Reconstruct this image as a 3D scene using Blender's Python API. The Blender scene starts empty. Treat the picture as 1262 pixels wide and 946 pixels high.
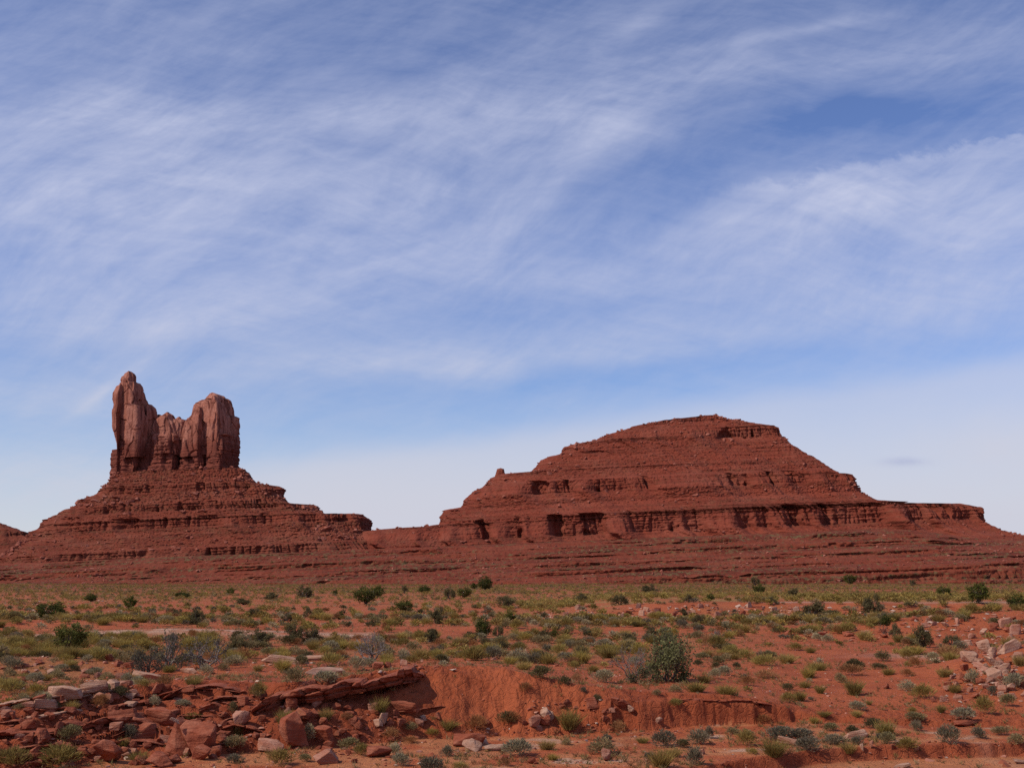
import bpy, bmesh, math, random
import numpy as np
from mathutils import Vector, Matrix

R = math.radians
scene = bpy.context.scene
COL = scene.collection
rng = np.random.default_rng(7)
random.seed(7)

# ------------------------------------------------------------------ camera, sky, sun
PW, PH, F, YH, EYE = 1262.0, 946.0, 1420.0, 705.0, 6.0
PITCH = math.atan((YH - PH / 2) / F)
cam = bpy.data.cameras.new('camera')
cam.sensor_fit = 'HORIZONTAL'
cam.sensor_width = 36.0
cam.lens = 36.0 * F / PW
cam.clip_start, cam.clip_end = 0.5, 30000
cob = bpy.data.objects.new('camera', cam)
cob.location = (0, 0, EYE)
cob.rotation_euler = (math.pi / 2 + PITCH, 0, 0)
COL.objects.link(cob)
scene.camera = cob

SUN_EL, SUN_AZ = R(45), R(25)          # height of the sun; how far it stands behind due left
SDIR = Vector((-math.cos(SUN_EL) * math.cos(SUN_AZ), -math.cos(SUN_EL) * math.sin(SUN_AZ), math.sin(SUN_EL)))
sl = bpy.data.lights.new('sun', 'SUN')
sl.energy, sl.angle, sl.color = 3.7, R(0.53), (1.0, 0.92, 0.80)
so = bpy.data.objects.new('sun', sl)
so.rotation_euler = SDIR.to_track_quat('Z', 'Y').to_euler()
so.location = (-60, -30, 80)
COL.objects.link(so)

scene.view_settings.view_transform = 'Standard'
scene.view_settings.look = 'None'
scene.view_settings.exposure = 0.0
scene.view_settings.gamma = 1.0
scene.view_settings.use_curve_mapping = False
scene.cycles.max_bounces = 4
scene.cycles.diffuse_bounces = 2
scene.cycles.glossy_bounces = 1
scene.cycles.use_denoising = False
scene.cycles.sample_clamp_indirect = 3.0
scene.cycles.sample_clamp_direct = 6.0


def pray(px, py):
    """direction of the view through a photo pixel (y component = 1)"""
    cx, cy = (px - PW / 2) / F, (PH / 2 - py) / F
    c, s = math.cos(PITCH), math.sin(PITCH)
    x, y, z = cx, c - cy * s, s + cy * c
    return x / y, z / y


class NT:
    """small helper for building node trees"""
    def __init__(self, tree):
        self.t, self.n, self.l = tree, tree.nodes, tree.links

    def node(self, typ, **kw):
        n = self.n.new(typ)
        for k, v in kw.items():
            setattr(n, k, v)
        return n

    def put(self, sock, v):
        if isinstance(v, bpy.types.NodeSocket):
            self.l.new(v, sock)
        else:
            sock.default_value = v

    def math(self, op, a, b=0.0, c=0.0, clamp=False):
        n = self.node('ShaderNodeMath', operation=op, use_clamp=clamp)
        self.put(n.inputs[0], a)
        self.put(n.inputs[1], b)
        self.put(n.inputs[2], c)
        return n.outputs[0]

    def add(self, a, b): return self.math('ADD', a, b)
    def sub(self, a, b): return self.math('SUBTRACT', a, b)
    def mul(self, a, b): return self.math('MULTIPLY', a, b)

    def ramp01(self, v, lo, hi, smooth=True):
        n = self.node('ShaderNodeMapRange', interpolation_type='SMOOTHSTEP' if smooth else 'LINEAR')
        self.put(n.inputs['Value'], v)
        n.inputs['From Min'].default_value, n.inputs['From Max'].default_value = lo, hi
        return n.outputs[0]

    def mix(self, f, a, b, blend='MIX'):
        n = self.node('ShaderNodeMix', data_type='RGBA', blend_type=blend)
        self.put(n.inputs[0], f)
        self.put(n.inputs[6], a if isinstance(a, bpy.types.NodeSocket) else (*a, 1))
        self.put(n.inputs[7], b if isinstance(b, bpy.types.NodeSocket) else (*b, 1))
        return n.outputs[2]

    def xyz(self, x, y, z):
        n = self.node('ShaderNodeCombineXYZ')
        for i, v in enumerate((x, y, z)):
            self.put(n.inputs[i], v)
        return n.outputs[0]

    def noise(self, vec, scale, detail=4.0, rough=0.55, dist=0.0, dims='3D'):
        n = self.node('ShaderNodeTexNoise', noise_dimensions=dims)
        self.put(n.inputs['Vector'], vec)
        n.inputs['Scale'].default_value = scale
        n.inputs['Detail'].default_value = detail
        n.inputs['Roughness'].default_value = rough
        n.inputs['Distortion'].default_value = dist
        return n.outputs['Fac']


def build_world():
    w = bpy.data.worlds.new('World')
    scene.world = w
    w.use_nodes = True
    t = NT(w.node_tree)
    t.n.clear()
    out = t.node('ShaderNodeOutputWorld')
    bg = t.node('ShaderNodeBackground')
    t.l.new(bg.outputs[0], out.inputs[0])
    sky = t.node('ShaderNodeTexSky', sky_type='NISHITA', sun_disc=False)
    sky.sun_elevation = SUN_EL
    sky.sun_rotation = math.atan2(SDIR.x, SDIR.y)
    sky.altitude, sky.air_density, sky.dust_density, sky.ozone_density = 1600, 1.0, 0.6, 1.6
    tc = t.node('ShaderNodeTexCoord')
    sp = t.node('ShaderNodeSeparateXYZ')
    t.l.new(tc.outputs['Generated'], sp.inputs[0])
    dx, dy, dz = sp.outputs
    # cloud sheet: a flat layer high above the plain, seen along each direction of the sky
    inv = t.math('DIVIDE', 1.0, t.math('MAXIMUM', dz, 0.015))
    cx, cy = t.mul(dx, inv), t.mul(dy, inv)
    # sky bearings (tangents) in which the cloud banks of that day stood
    yy = t.math('MAXIMUM', t.math('ABSOLUTE', dy), 0.05)
    a, e = t.math('DIVIDE', dx, yy), t.math('DIVIDE', dz, yy)
    ae = t.xyz(a, e, 0.0)
    warp_n = t.node('ShaderNodeTexNoise', noise_dimensions='3D')
    t.l.new(ae, warp_n.inputs['Vector'])
    warp_n.inputs['Scale'].default_value = 5.0
    warp_n.inputs['Detail'].default_value = 5
    ws = t.node('ShaderNodeSeparateXYZ')
    t.l.new(warp_n.outputs['Color'], ws.inputs[0])
    wa = t.add(a, t.mul(t.sub(ws.outputs[0], 0.5), 0.11))
    we = t.add(e, t.mul(t.sub(ws.outputs[1], 0.5), 0.075))

    def blob(px, py, rx, ry, amp, tilt=0.0):
        a0, e0 = pray(px, py)
        u, v = t.sub(wa, a0), t.sub(we, e0)
        if tilt:
            v = t.sub(v, t.mul(u, tilt))
        u, v = t.mul(u, F / rx), t.mul(v, F / ry)
        q = t.add(t.mul(u, u), t.mul(v, v))
        return t.mul(t.math('EXPONENT', t.mul(q, -1.0)), amp)

    def streak(p, q, width, amp, fade=0.25):
        a0, e0 = pray(*p)
        a1, e1 = pray(*q)
        L = math.hypot(a1 - a0, e1 - e0)
        ux, uy = (a1 - a0) / L, (e1 - e0) / L
        aa, ee = t.sub(t.add(t.mul(a, .6), t.mul(wa, .4)), a0), t.sub(t.add(t.mul(e, .85), t.mul(we, .15)), e0)
        s = t.add(t.mul(aa, ux), t.mul(ee, uy))
        d = t.mul(t.sub(t.mul(ee, ux), t.mul(aa, uy)), F / width)
        g = t.math('EXPONENT', t.mul(t.mul(d, d), -1.0))
        g = t.mul(g, t.mul(t.ramp01(s, 0.0, L * fade), t.ramp01(s, L, L * (1 - fade))))
        return t.mul(g, amp)

    terms = [
        blob(190, 210, 330, 110, .34, -.05), blob(330, 142, 420, 30, .26, -.02), blob(690, 160, 190, 60, .26, .15),
        blob(60, 130, 160, 34, .14), blob(130, 235, 120, 30, .14, .2), blob(420, 300, 300, 90, .20, .1),
        blob(1190, 250, 240, 50, .28, -.12), blob(980, 262, 130, 50, .18, .25), blob(900, 320, 420, 80, .22, .08),
        blob(1150, 330, 260, 60, .22, .12), blob(480, 455, 330, 22, .30, .02), blob(120, 400, 260, 26, .22, .03),
        blob(1000, 400, 420, 34, .20, .12), blob(60, 480, 160, 30, .14), blob(1230, 540, 120, 40, .20, .05),
        blob(1000, 70, 210, 26, .22, .12), blob(770, 95, 200, 90, .10), blob(140, 40, 260, 60, .10, -.1),
        blob(1180, 60, 120, 60, .10),
        blob(900, 165, 250, 40, -.15, .10), blob(1060, 130, 150, 26, -.22, .1), blob(840, 215, 120, 45, -.16, .2),
        blob(420, 535, 300, 22, -.10, .07), blob(60, 300, 260, 90, .20), blob(300, 380, 320, 60, .18), blob(120, 590, 260, 50, .22), blob(150, 500, 200, 24, .10), blob(700, 385, 180, 24, -.10),
        blob(860, 455, 280, 16, -.16, .10), blob(290, 335, 130, 30, -.08), blob(690, 470, 160, 18, -.16, .1),
        streak((60, 530), (215, 420), 8, .17), streak((445, 292), (575, 215), 12, .16), streak((700, 80), (830, 0), 14, .13),
        streak((700, 90), (1140, 8), 9, .15), streak((-20, 235), (110, 300), 16, .12), streak((560, 350), (800, 100), 26, .10),
        streak((330, 330), (480, 200), 22, .08),
    ]
    # the low bank of thin stratus that covers the sky near the horizon
    a1, e1 = pray(300, 578)
    a2, e2 = pray(1000, 478)
    line = t.add(t.mul(t.sub(wa, a1), (e2 - e1) / (a2 - a1)), e1)
    veil = t.ramp01(t.sub(t.add(line, .004), e), -0.010, 0.020)
    veil = t.mul(veil, t.ramp01(a, pray(180, 600)[0], pray(420, 600)[0]))
    low = t.ramp01(e, 0.16, 0.0)
    cover = terms[0]
    for q in terms[1:]:
        cover = t.add(cover, q)
    # fibres of the cirrus, drawn out by the wind in several directions
    bend = t.node('ShaderNodeTexNoise', noise_dimensions='3D')
    t.l.new(ae, bend.inputs['Vector'])
    bend.inputs['Scale'].default_value = 2.6
    bend.inputs['Detail'].default_value = 2
    bs = t.node('ShaderNodeSeparateXYZ')
    t.l.new(bend.outputs['Color'], bs.inputs[0])
    fx = t.add(a, t.mul(t.sub(bs.outputs[0], .5), .20))
    fy = t.add(e, t.mul(t.sub(bs.outputs[1], .5), .12))

    def fibre(ang, freq, stretch, seed, detail=8, dist=.35, rough=.62):
        ca, sa = math.cos(ang), math.sin(ang)
        u = t.add(t.mul(fx, ca), t.mul(fy, sa))
        v = t.add(t.mul(fx, -sa), t.mul(fy, ca))
        wob = t.mul(t.sub(ws.outputs[2], .5), .04)
        return t.sub(t.noise(t.xyz(u, t.mul(t.add(v, wob), stretch), seed), freq, detail, rough, dist), .5)
    f1 = t.sub(t.noise(t.xyz(t.add(t.mul(cx, 1.0), t.mul(cy, -.25)), t.mul(cy, .55), 0.0), 1.3, 6, .60, 1.3), .5)
    fa = fibre(R(24), 5.0, 5.0, 3.0)
    fb = fibre(R(-9), 4.0, 7.0, 9.0)
    fc = fibre(R(52), 9.0, 4.0, 15.0)
    fa2 = fibre(R(24), 15.0, 5.5, 33.0, 7, .25, .66)
    fb2 = fibre(R(-7), 11.0, 8.0, 39.0, 7, .25, .66)
    puff = t.sub(t.noise(t.xyz(a, t.mul(e, 1.5), 5.0), 34.0, 9, .66, .5), .5)
    puff2 = t.sub(t.noise(t.xyz(a, t.mul(e, 1.3), 21.0), 11.0, 8, .62, .8), .5)
    fib = t.add(t.add(t.mul(f1, .20), t.mul(fa, .95)), t.add(t.mul(fb, .75), t.add(t.mul(fc, .45), t.add(t.mul(fa2, .36), t.add(t.mul(fb2, .34), t.add(t.mul(puff, .32), t.mul(puff2, .34)))))))
    # the puffy upper rim of the bank of cloud further round the sky
    p1, p2 = pray(840, 238), pray(1262, 162)
    rim = t.add(t.mul(t.sub(a, p1[0]), (p2[1] - p1[1]) / (p2[0] - p1[0])), p1[1])
    dn = t.sub(t.add(rim, t.add(t.mul(puff, .030), t.mul(puff2, .045))), e)
    bank = t.mul(t.ramp01(dn, 0.0, .010), t.ramp01(dn, .095, .015))
    bank = t.mul(bank, t.ramp01(a, pray(800, 200)[0], pray(1080, 200)[0]))
    cover = t.add(cover, t.mul(bank, .30))
    pos = t.math('MAXIMUM', cover, 0.0)
    fib = t.mul(fib, t.add(.42, t.mul(pos, 1.1)))
    fib = t.mul(fib, t.sub(1.0, t.mul(veil, .75)))
    cov = t.add(t.add(t.mul(cover, 1.0), fib), .15)
    cov = t.add(cov, t.add(t.mul(low, .58), t.mul(veil, .50)))
    alpha = t.ramp01(cov, -0.05, 1.10, False)
    a0, e0 = pray(1117, 571)
    u, v = t.mul(t.sub(a, a0), F / 26), t.mul(t.sub(t.add(t.mul(e, .8), t.mul(we, .2)), t.add(e0, .0)), F / 5.0)
    dark = t.mul(t.math('EXPONENT', t.mul(t.add(t.mul(u, u), t.mul(v, v)), -1.0)), t.math('MULTIPLY_ADD', puff2, 1.6, .36, clamp=True))
    skyc = t.node('ShaderNodeMix', data_type='RGBA', blend_type='MULTIPLY')
    skyc.inputs[0].default_value = 1
    t.l.new(sky.outputs[0], skyc.inputs[6])
    t.l.new(t.mix(t.ramp01(e, .02, .30), (.86, .85, .96), (.80, .84, 1.10)), skyc.inputs[7])
    K = 1.0 / 0.115
    cl = t.mix(t.ramp01(e, .05, .30), (.57 * K, .58 * K, .665 * K), (.53 * K, .565 * K, .735 * K))
    c1 = t.mix(alpha, skyc.outputs[2], cl)
    c2 = t.mix(dark, c1, (.26 * K, .29 * K, .52 * K))
    t.l.new(c2, bg.inputs[0])
    bg.inputs[1].default_value = 0.123


build_world()


# ------------------------------------------------------------------ helpers
_P = np.random.default_rng(11).permutation(256).astype(np.int32)
_P = np.concatenate([_P, _P])
_A = np.random.default_rng(12).random(256) * 2 * np.pi
_GX, _GY = np.cos(_A).astype(np.float32), np.sin(_A).astype(np.float32)
_G3 = np.random.default_rng(13).normal(size=(256, 3))
_G3 = (_G3 / np.linalg.norm(_G3, axis=1, keepdims=True)).astype(np.float32)


def pn2(x, y, seed=0):
    """gradient noise in two dimensions, about -0.7..0.7"""
    x = np.asarray(x, np.float32) + np.float32(seed * 17.31)
    y = np.asarray(y, np.float32) + np.float32(seed * 7.77)
    x, y = np.broadcast_arrays(x, y)
    xf, yf = np.floor(x), np.floor(y)
    ix, iy = xf.astype(np.int32) & 255, yf.astype(np.int32) & 255
    fx, fy = x - xf, y - yf
    u = fx * fx * fx * (fx * (fx * 6 - 15) + 10)
    v = fy * fy * fy * (fy * (fy * 6 - 15) + 10)
    ix1, iy1 = (ix + 1) & 255, (iy + 1) & 255

    def g(i, j, dx, dy):
        h = _P[_P[i] + j]
        return _GX[h] * dx + _GY[h] * dy
    a = g(ix, iy, fx, fy)
    b = g(ix1, iy, fx - 1, fy)
    c = g(ix, iy1, fx, fy - 1)
    d = g(ix1, iy1, fx - 1, fy - 1)
    return (a + u * (b - a)) * (1 - v) + v * (c + u * (d - c))


def pn3(x, y, z, seed=0):
    x = np.asarray(x, np.float32) + np.float32(seed * 17.31)
    y = np.asarray(y, np.float32) + np.float32(seed * 7.77)
    z = np.asarray(z, np.float32)
    x, y, z = np.broadcast_arrays(x, y, z)
    xf, yf, zf = np.floor(x), np.floor(y), np.floor(z)
    ix, iy, iz = (q.astype(np.int32) & 255 for q in (xf, yf, zf))
    fx, fy, fz = x - xf, y - yf, z - zf
    s = lambda t: t * t * t * (t * (t * 6 - 15) + 10)
    u, v, w = s(fx), s(fy), s(fz)
    res = 0
    for i in (0, 1):
        for j in (0, 1):
            for k in (0, 1):
                h = _P[_P[_P[(ix + i) & 255] + ((iy + j) & 255)] + ((iz + k) & 255)]
                gr = _G3[h]
                dot = gr[..., 0] * (fx - i) + gr[..., 1] * (fy - j) + gr[..., 2] * (fz - k)
                res = res + dot * (u if i else 1 - u) * (v if j else 1 - v) * (w if k else 1 - w)
    return res


def cells2(x, y, seed=0, jit=.9):
    """fractured plates: (distance to the nearest crack, value of the plate 0..1)"""
    x, y = np.broadcast_arrays(np.asarray(x, np.float32) + np.float32(seed * 13.7), np.asarray(y, np.float32) + np.float32(seed * 5.1))
    xf, yf = np.floor(x), np.floor(y)
    f1 = np.full(x.shape, 9, np.float32)
    f2 = f1.copy()
    val = np.zeros(x.shape, np.float32)
    for i in (-1, 0, 1):
        for j in (-1, 0, 1):
            h = _P[_P[(xf + i).astype(np.int32) & 255] + ((yf + j).astype(np.int32) & 255)]
            cx = xf + i + .5 + jit * ((h * 37 & 255) / 255. - .5)
            cy = yf + j + .5 + jit * ((h * 101 & 255) / 255. - .5)
            d = (cx - x) ** 2 + (cy - y) ** 2
            near = d < f1
            f2 = np.where(near, f1, np.minimum(f2, d))
            f1 = np.where(near, d, f1)
            val = np.where(near, (h * 59 & 255) / 255., val)
    return np.sqrt(f2) - np.sqrt(f1), val


def fbm2(x, y, octv=4, gain=.5, lac=2.03, seed=0):
    r, a = 0, 1.0
    for o in range(octv):
        r = r + a * pn2(x, y, seed + o * 3)
        x, y, a = x * lac, y * lac, a * gain
    return r


def fbm3(x, y, z, octv=3, gain=.5, lac=2.03, seed=0):
    r, a = 0, 1.0
    for o in range(octv):
        r = r + a * pn3(x, y, z, seed + o * 3)
        x, y, z, a = x * lac, y * lac, z * lac, a * gain
    return r


def sst(v, lo, hi):
    t = np.clip((v - lo) / (hi - lo), 0, 1)
    return t * t * (3 - 2 * t)


def mesh_obj(name, verts, faces, mat, parent=None, smooth=True, col=None):
    """faces: (n,3) or (n,4) array, or a list of such arrays"""
    me = bpy.data.meshes.new(name)
    verts = np.asarray(verts, np.float32).reshape(-1, 3)
    fl = faces if isinstance(faces, list) else [faces]
    fl = [np.asarray(f, np.int32) for f in fl if len(f)]
    loops = np.concatenate([f.ravel() for f in fl])
    tot = np.concatenate([np.full(len(f), f.shape[1], np.int32) for f in fl])
    start = np.concatenate([[0], np.cumsum(tot)[:-1]]).astype(np.int32)
    me.vertices.add(len(verts))
    me.vertices.foreach_set('co', verts.ravel())
    me.loops.add(len(loops))
    me.loops.foreach_set('vertex_index', loops)
    me.polygons.add(len(tot))
    me.polygons.foreach_set('loop_start', start)
    me.polygons.foreach_set('loop_total', tot)
    me.polygons.foreach_set('use_smooth', np.full(len(tot), smooth, bool))
    me.update(calc_edges=True)
    if col is not None:
        col = np.asarray(col, np.float32)
        if col.shape[1] == 3:
            col = np.concatenate([col, np.ones((len(col), 1), np.float32)], 1)
        at = me.color_attributes.new('Col', 'FLOAT_COLOR', 'POINT')
        at.data.foreach_set('color', col.ravel())
    if mat is not None:
        me.materials.append(mat)
    o = bpy.data.objects.new(name, me)
    if parent is not None:
        o.parent = parent
    COL.objects.link(o)
    return o


def grid_faces(nr, nc, wrap=False):
    i = np.arange(nr - 1)[:, None] * nc
    j = np.arange(nc if wrap else nc - 1)[None, :]
    j1 = (j + 1) % nc
    return np.stack([i + j, i + j1, i + nc + j1, i + nc + j], -1).reshape(-1, 4)


def tag(o, label=None, cat=None, group=None, kind=None):
    if label: o['label'] = label
    if cat: o['category'] = cat
    if group: o['group'] = group
    if kind: o['kind'] = kind
    return o


# ------------------------------------------------------------------ materials
def new_mat(name, rough=.95):
    m = bpy.data.materials.new(name)
    m.use_nodes = True
    t = NT(m.node_tree)
    b = t.n['Principled BSDF']
    b.inputs['Roughness'].default_value = rough
    b.inputs['Specular IOR Level'].default_value = 0.15
    return m, t, b


def bump(t, b, h, strength, dist):
    n = t.node('ShaderNodeBump')
    n.inputs['Strength'].default_value = strength
    n.inputs['Distance'].default_value = dist
    t.l.new(h, n.inputs['Height'])
    t.l.new(n.outputs[0], b.inputs['Normal'])


DIP = 0.043       # the beds of the whole country rise gently this way


def rock_country_mat(name, base, dark, pale, bed=1.0, green=0.0, patch=.35):
    """bedded red rock and its talus"""
    m, t, b = new_mat(name)
    tc = t.node('ShaderNodeTexCoord')
    s = t.node('ShaderNodeSeparateXYZ')
    t.l.new(tc.outputs['Object'], s.inputs[0])
    zb = t.sub(s.outputs[2], t.mul(s.outputs[0], DIP))
    beds = t.noise(t.xyz(t.mul(s.outputs[0], .006), t.mul(s.outputs[1], .006), t.mul(zb, .33)), 1.0, 5, .62, .0)
    beds2 = t.noise(t.xyz(t.mul(s.outputs[0], .02), t.mul(s.outputs[1], .02), t.mul(zb, 1.1)), 1.0, 3, .6, .0)
    pos = tc.outputs['Object']
    spots = t.noise(pos, .030, 5, .6)
    fine = t.noise(pos, .55, 5, .68)
    c = t.mix(t.mul(t.ramp01(beds, .42, .62), bed), base, dark)
    c = t.mix(t.mul(t.ramp01(beds2, .5, .72), .5 * bed), c, pale)
    c = t.mix(t.mul(t.ramp01(spots, .45, .68), patch), c, pale)
    c = t.mix(t.ramp01(fine, .60, .78), c, pale)
    c = t.mix(t.ramp01(fine, .42, .22), c, dark)
    if green:
        gn = t.noise(t.xyz(t.mul(s.outputs[0], .5), t.mul(s.outputs[1], .25), t.mul(zb, .8)), .5, 5, .7)
        gm = t.mul(t.ramp01(t.add(gn, t.mul(t.sub(beds, .5), .5)), .52, .66), green)
        c = t.mix(gm, c, (.135, .095, .042))
    t.l.new(c, b.inputs['Base Color'])
    bump(t, b, t.add(t.mul(fine, 1.0), t.mul(beds2, .6 * bed)), .8 if bed > .2 else .45, 1.4 if bed > .2 else .9)
    return m


M = {}
M['mesa'] = rock_country_mat('mesa_rock', (.205, .044, .024), (.118, .023, .013), (.265, .085, .053), .6, .16)
M['butte'] = rock_country_mat('butte_talus', (.175, .039, .021), (.105, .023, .013), (.265, .090, .054), .7, .25)
M['bench'] = rock_country_mat('bench_rock', (.180, .038, .019), (.100, .021, .012), (.245, .075, .042), .9, .9)


def tower_mat():
    """pale massive sandstone above, dark thin-bedded rock below, with the passage between them ragged"""
    m, t, b = new_mat('tower_sandstone')
    tc = t.node('ShaderNodeTexCoord')
    p = tc.outputs['Object']
    s = t.node('ShaderNodeSeparateXYZ')
    t.l.new(p, s.inputs[0])
    X, Y, Z = s.outputs
    big, fine = t.noise(p, .045, 5, .65), t.noise(p, .6, 5, .68)
    beds = t.noise(t.xyz(t.mul(X, .02), t.mul(Y, .02), t.mul(Z, .9)), 1.0, 5, .65)
    streak = t.noise(t.xyz(t.mul(X, .22), t.mul(Y, .22), t.mul(Z, .018)), 1.0, 5, .65)
    up = t.ramp01(t.add(Z, t.mul(t.sub(big, .5), 46)), 128, 152)
    hi = t.mix(t.ramp01(big, .35, .65), (.310, .108, .070), (.375, .155, .108))
    lo = t.mix(t.ramp01(beds, .40, .62), (.205, .055, .034), (.130, .034, .022))
    c = t.mix(up, lo, hi)
    c = t.mix(t.mul(t.ramp01(streak, .48, .60), .78), c, (.135, .038, .025))
    c = t.mix(t.mul(t.ramp01(fine, .44, .26), .7), c, (.120, .036, .025))
    c = t.mix(t.mul(t.ramp01(fine, .60, .78), .5), c, (.44, .20, .145))
    t.l.new(c, b.inputs['Base Color'])
    bump(t, b, t.add(t.mul(fine, .8), t.add(t.mul(streak, .8), t.mul(t.mul(beds, t.sub(1.15, up)), .9))), .75, 1.3)
    return m


M['spire'] = M['spire_base'] = tower_mat()


def ground_mat():
    m, t, b = new_mat('red_earth')
    at = t.node('ShaderNodeAttribute', attribute_name='Col')
    tc = t.node('ShaderNodeTexCoord')
    p = tc.outputs['Object']
    n1 = t.noise(p, 2.2, 6, .68)
    n2 = t.noise(p, 9.0, 5, .7)
    n3 = t.noise(p, .35, 5, .6)
    c = t.mix(t.mul(t.ramp01(n1, .52, .75), .55), at.outputs['Color'], t.mix(1.0, at.outputs['Color'], (1.30, 1.38, 1.42), 'MULTIPLY'))
    c = t.mix(t.mul(t.ramp01(n3, .56, .34), .8), c, t.mix(1.0, at.outputs['Color'], (.74, .66, .64), 'MULTIPLY'))
    c = t.mix(t.mul(t.ramp01(n2, .62, .76), .45), c, (.41, .175, .080))
    c = t.mix(t.mul(t.ramp01(n2, .40, .26), .6), c, (.13, .040, .020))
    n4 = t.noise(p, 28.0, 3, .7)
    c = t.mix(t.mul(t.ramp01(n4, .60, .70), .5), c, (.15, .055, .03))
    c = t.mix(t.mul(t.ramp01(n4, .40, .30), .4), c, (.46, .25, .15))
    t.l.new(c, b.inputs['Base Color'])
    v = t.node('ShaderNodeTexVoronoi', feature='DISTANCE_TO_EDGE')
    t.l.new(p, v.inputs['Vector'])
    v.inputs['Scale'].default_value = 2.6
    h = t.add(t.mul(n1, .8), t.add(t.mul(n2, .35), t.mul(t.ramp01(v.outputs['Distance'], 0, .08), .12)))
    bump(t, b, h, .95, .20)
    return m


M['ground'] = ground_mat()


def stone_mat(name, a, bcol, ccol, scale=1.6):
    m, t, b = new_mat(name, .9)
    tc = t.node('ShaderNodeTexCoord')
    oi = t.node('ShaderNodeObjectInfo')
    ge = t.node('ShaderNodeNewGeometry')
    va = t.node('ShaderNodeVectorMath', operation='ADD')
    t.l.new(tc.outputs['Object'], va.inputs[0])
    t.l.new(oi.outputs['Location'], va.inputs[1])
    p = va.outputs[0]
    s = t.node('ShaderNodeSeparateXYZ')
    t.l.new(p, s.inputs[0])
    lay = t.noise(t.xyz(t.mul(s.outputs[0], .35), t.mul(s.outputs[1], .35), t.mul(s.outputs[2], 5.5)), 1.6, 5, .6)
    n1 = t.noise(p, scale, 5, .65)
    n2 = t.noise(p, 11, 5, .7)
    c = t.mix(t.ramp01(n1, .40, .64), a, bcol)
    c = t.mix(t.mul(t.ramp01(lay, .48, .64), .6), c, ccol)
    c = t.mix(t.mul(t.ramp01(n2, .58, .72), .4), c, bcol)
    c = t.mix(t.mul(t.ramp01(n2, .40, .26), .5), c, (.10, .038, .026))
    c = t.mix(t.mul(oi.outputs['Random'], .35), c, t.mix(1.0, c, (.72, .66, .64), 'MULTIPLY'))
    t.l.new(c, b.inputs['Base Color'])
    bump(t, b, t.add(t.mul(n2, .5), t.add(t.mul(n1, .5), t.mul(lay, .9))), .75, .10)
    return m


M['red_stone'] = stone_mat('red_sandstone', (.275, .070, .034), (.345, .118, .066), (.180, .044, .024))
M['pink_stone'] = stone_mat('pink_sandstone', (.37, .150, .092), (.43, .220, .150), (.28, .092, .055))
M['pale_stone'] = stone_mat('pale_sandstone', (.42, .220, .140), (.47, .285, .200), (.35, .150, .088))


def leaf_mat(name, var=.5):
    m, t, b = new_mat(name, .8)
    at = t.node('ShaderNodeAttribute', attribute_name='Col')
    oi = t.node('ShaderNodeObjectInfo')
    c = t.mix(t.mul(oi.outputs['Random'], var), at.outputs['Color'], t.mix(1.0, at.outputs['Color'], (.74, .70, .78), 'MULTIPLY'))
    t.l.new(c, b.inputs['Base Color'])
    b.inputs['Specular IOR Level'].default_value = .1
    tr = t.node('ShaderNodeBsdfTranslucent')
    t.l.new(c, tr.inputs['Color'])
    mx = t.node('ShaderNodeMixShader')
    mx.inputs[0].default_value = .35
    out = t.n['Material Output']
    t.l.new(b.outputs[0], mx.inputs[1])
    t.l.new(tr.outputs[0], mx.inputs[2])
    t.l.new(mx.outputs[0], out.inputs[0])
    return m


M['leaf'] = leaf_mat('desert_foliage')


def wood_mat(name, a, bcol):
    m, t, b = new_mat(name, .9)
    tc = t.node('ShaderNodeTexCoord')
    n = t.noise(tc.outputs['Object'], 9, 4, .6)
    t.l.new(t.mix(t.ramp01(n, .4, .65), a, bcol), b.inputs['Base Color'])
    return m


M['bark'] = wood_mat('grey_bark', (.070, .050, .040), (.140, .108, .088))
M['bare'] = wood_mat('bleached_twigs', (.135, .105, .092), (.23, .185, .165))


# ------------------------------------------------------------------ the lie of the land near the road
def px_pts(rows):
    """(photo x, photo y, height) -> x, y, z of the ground there"""
    out = []
    for px, py, z in rows:
        a, e = pray(px, py)
        d = (z - EYE) / e
        out.append((a * d, d, z))
    return np.array(out)


CREST = px_pts([(-330, 905, 1.0), (0, 877, 1.4), (60, 861, 1.7), (150, 845, 1.85), (230, 838, 1.9), (310, 842, 1.9), (400, 838, 2.0), (460, 827, 2.2),
                (516, 820, 2.35), (600, 819, 2.3), (640, 827, 2.1), (700, 840, 1.7), (790, 850, 1.3), (900, 856, 1.15), (950, 864, .85),
                (1000, 874, .45), (1100, 876, .35), (1262, 880, .3), (1600, 880, .3)])
FOOT = px_pts([(-330, 965, 0), (0, 952, 0), (150, 937, 0), (310, 928, 0), (400, 922, 0), (460, 915, 0), (516, 910, 0), (600, 905, 0), (640, 905, 0),
               (700, 903, 0), (790, 899, .05), (900, 893, .05), (970, 889, .1), (1100, 893, .08), (1262, 896, .05), (1600, 896, .05)])
LOWBANK = px_pts([(-400, 990, 0), (500, 985, 0), (700, 962, 0), (850, 945, 0), (930, 933, 0), (1065, 923, 0), (1262, 916, 0), (1700, 916, 0)])
BY = np.array([0, 44, 60, 80, 110, 150, 250, 400, 900, 2000, 9000])
BZ = np.array([.9, .95, 1.0, .95, .75, .5, 0, -1.0, -3.6, -6, -10.])


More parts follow.
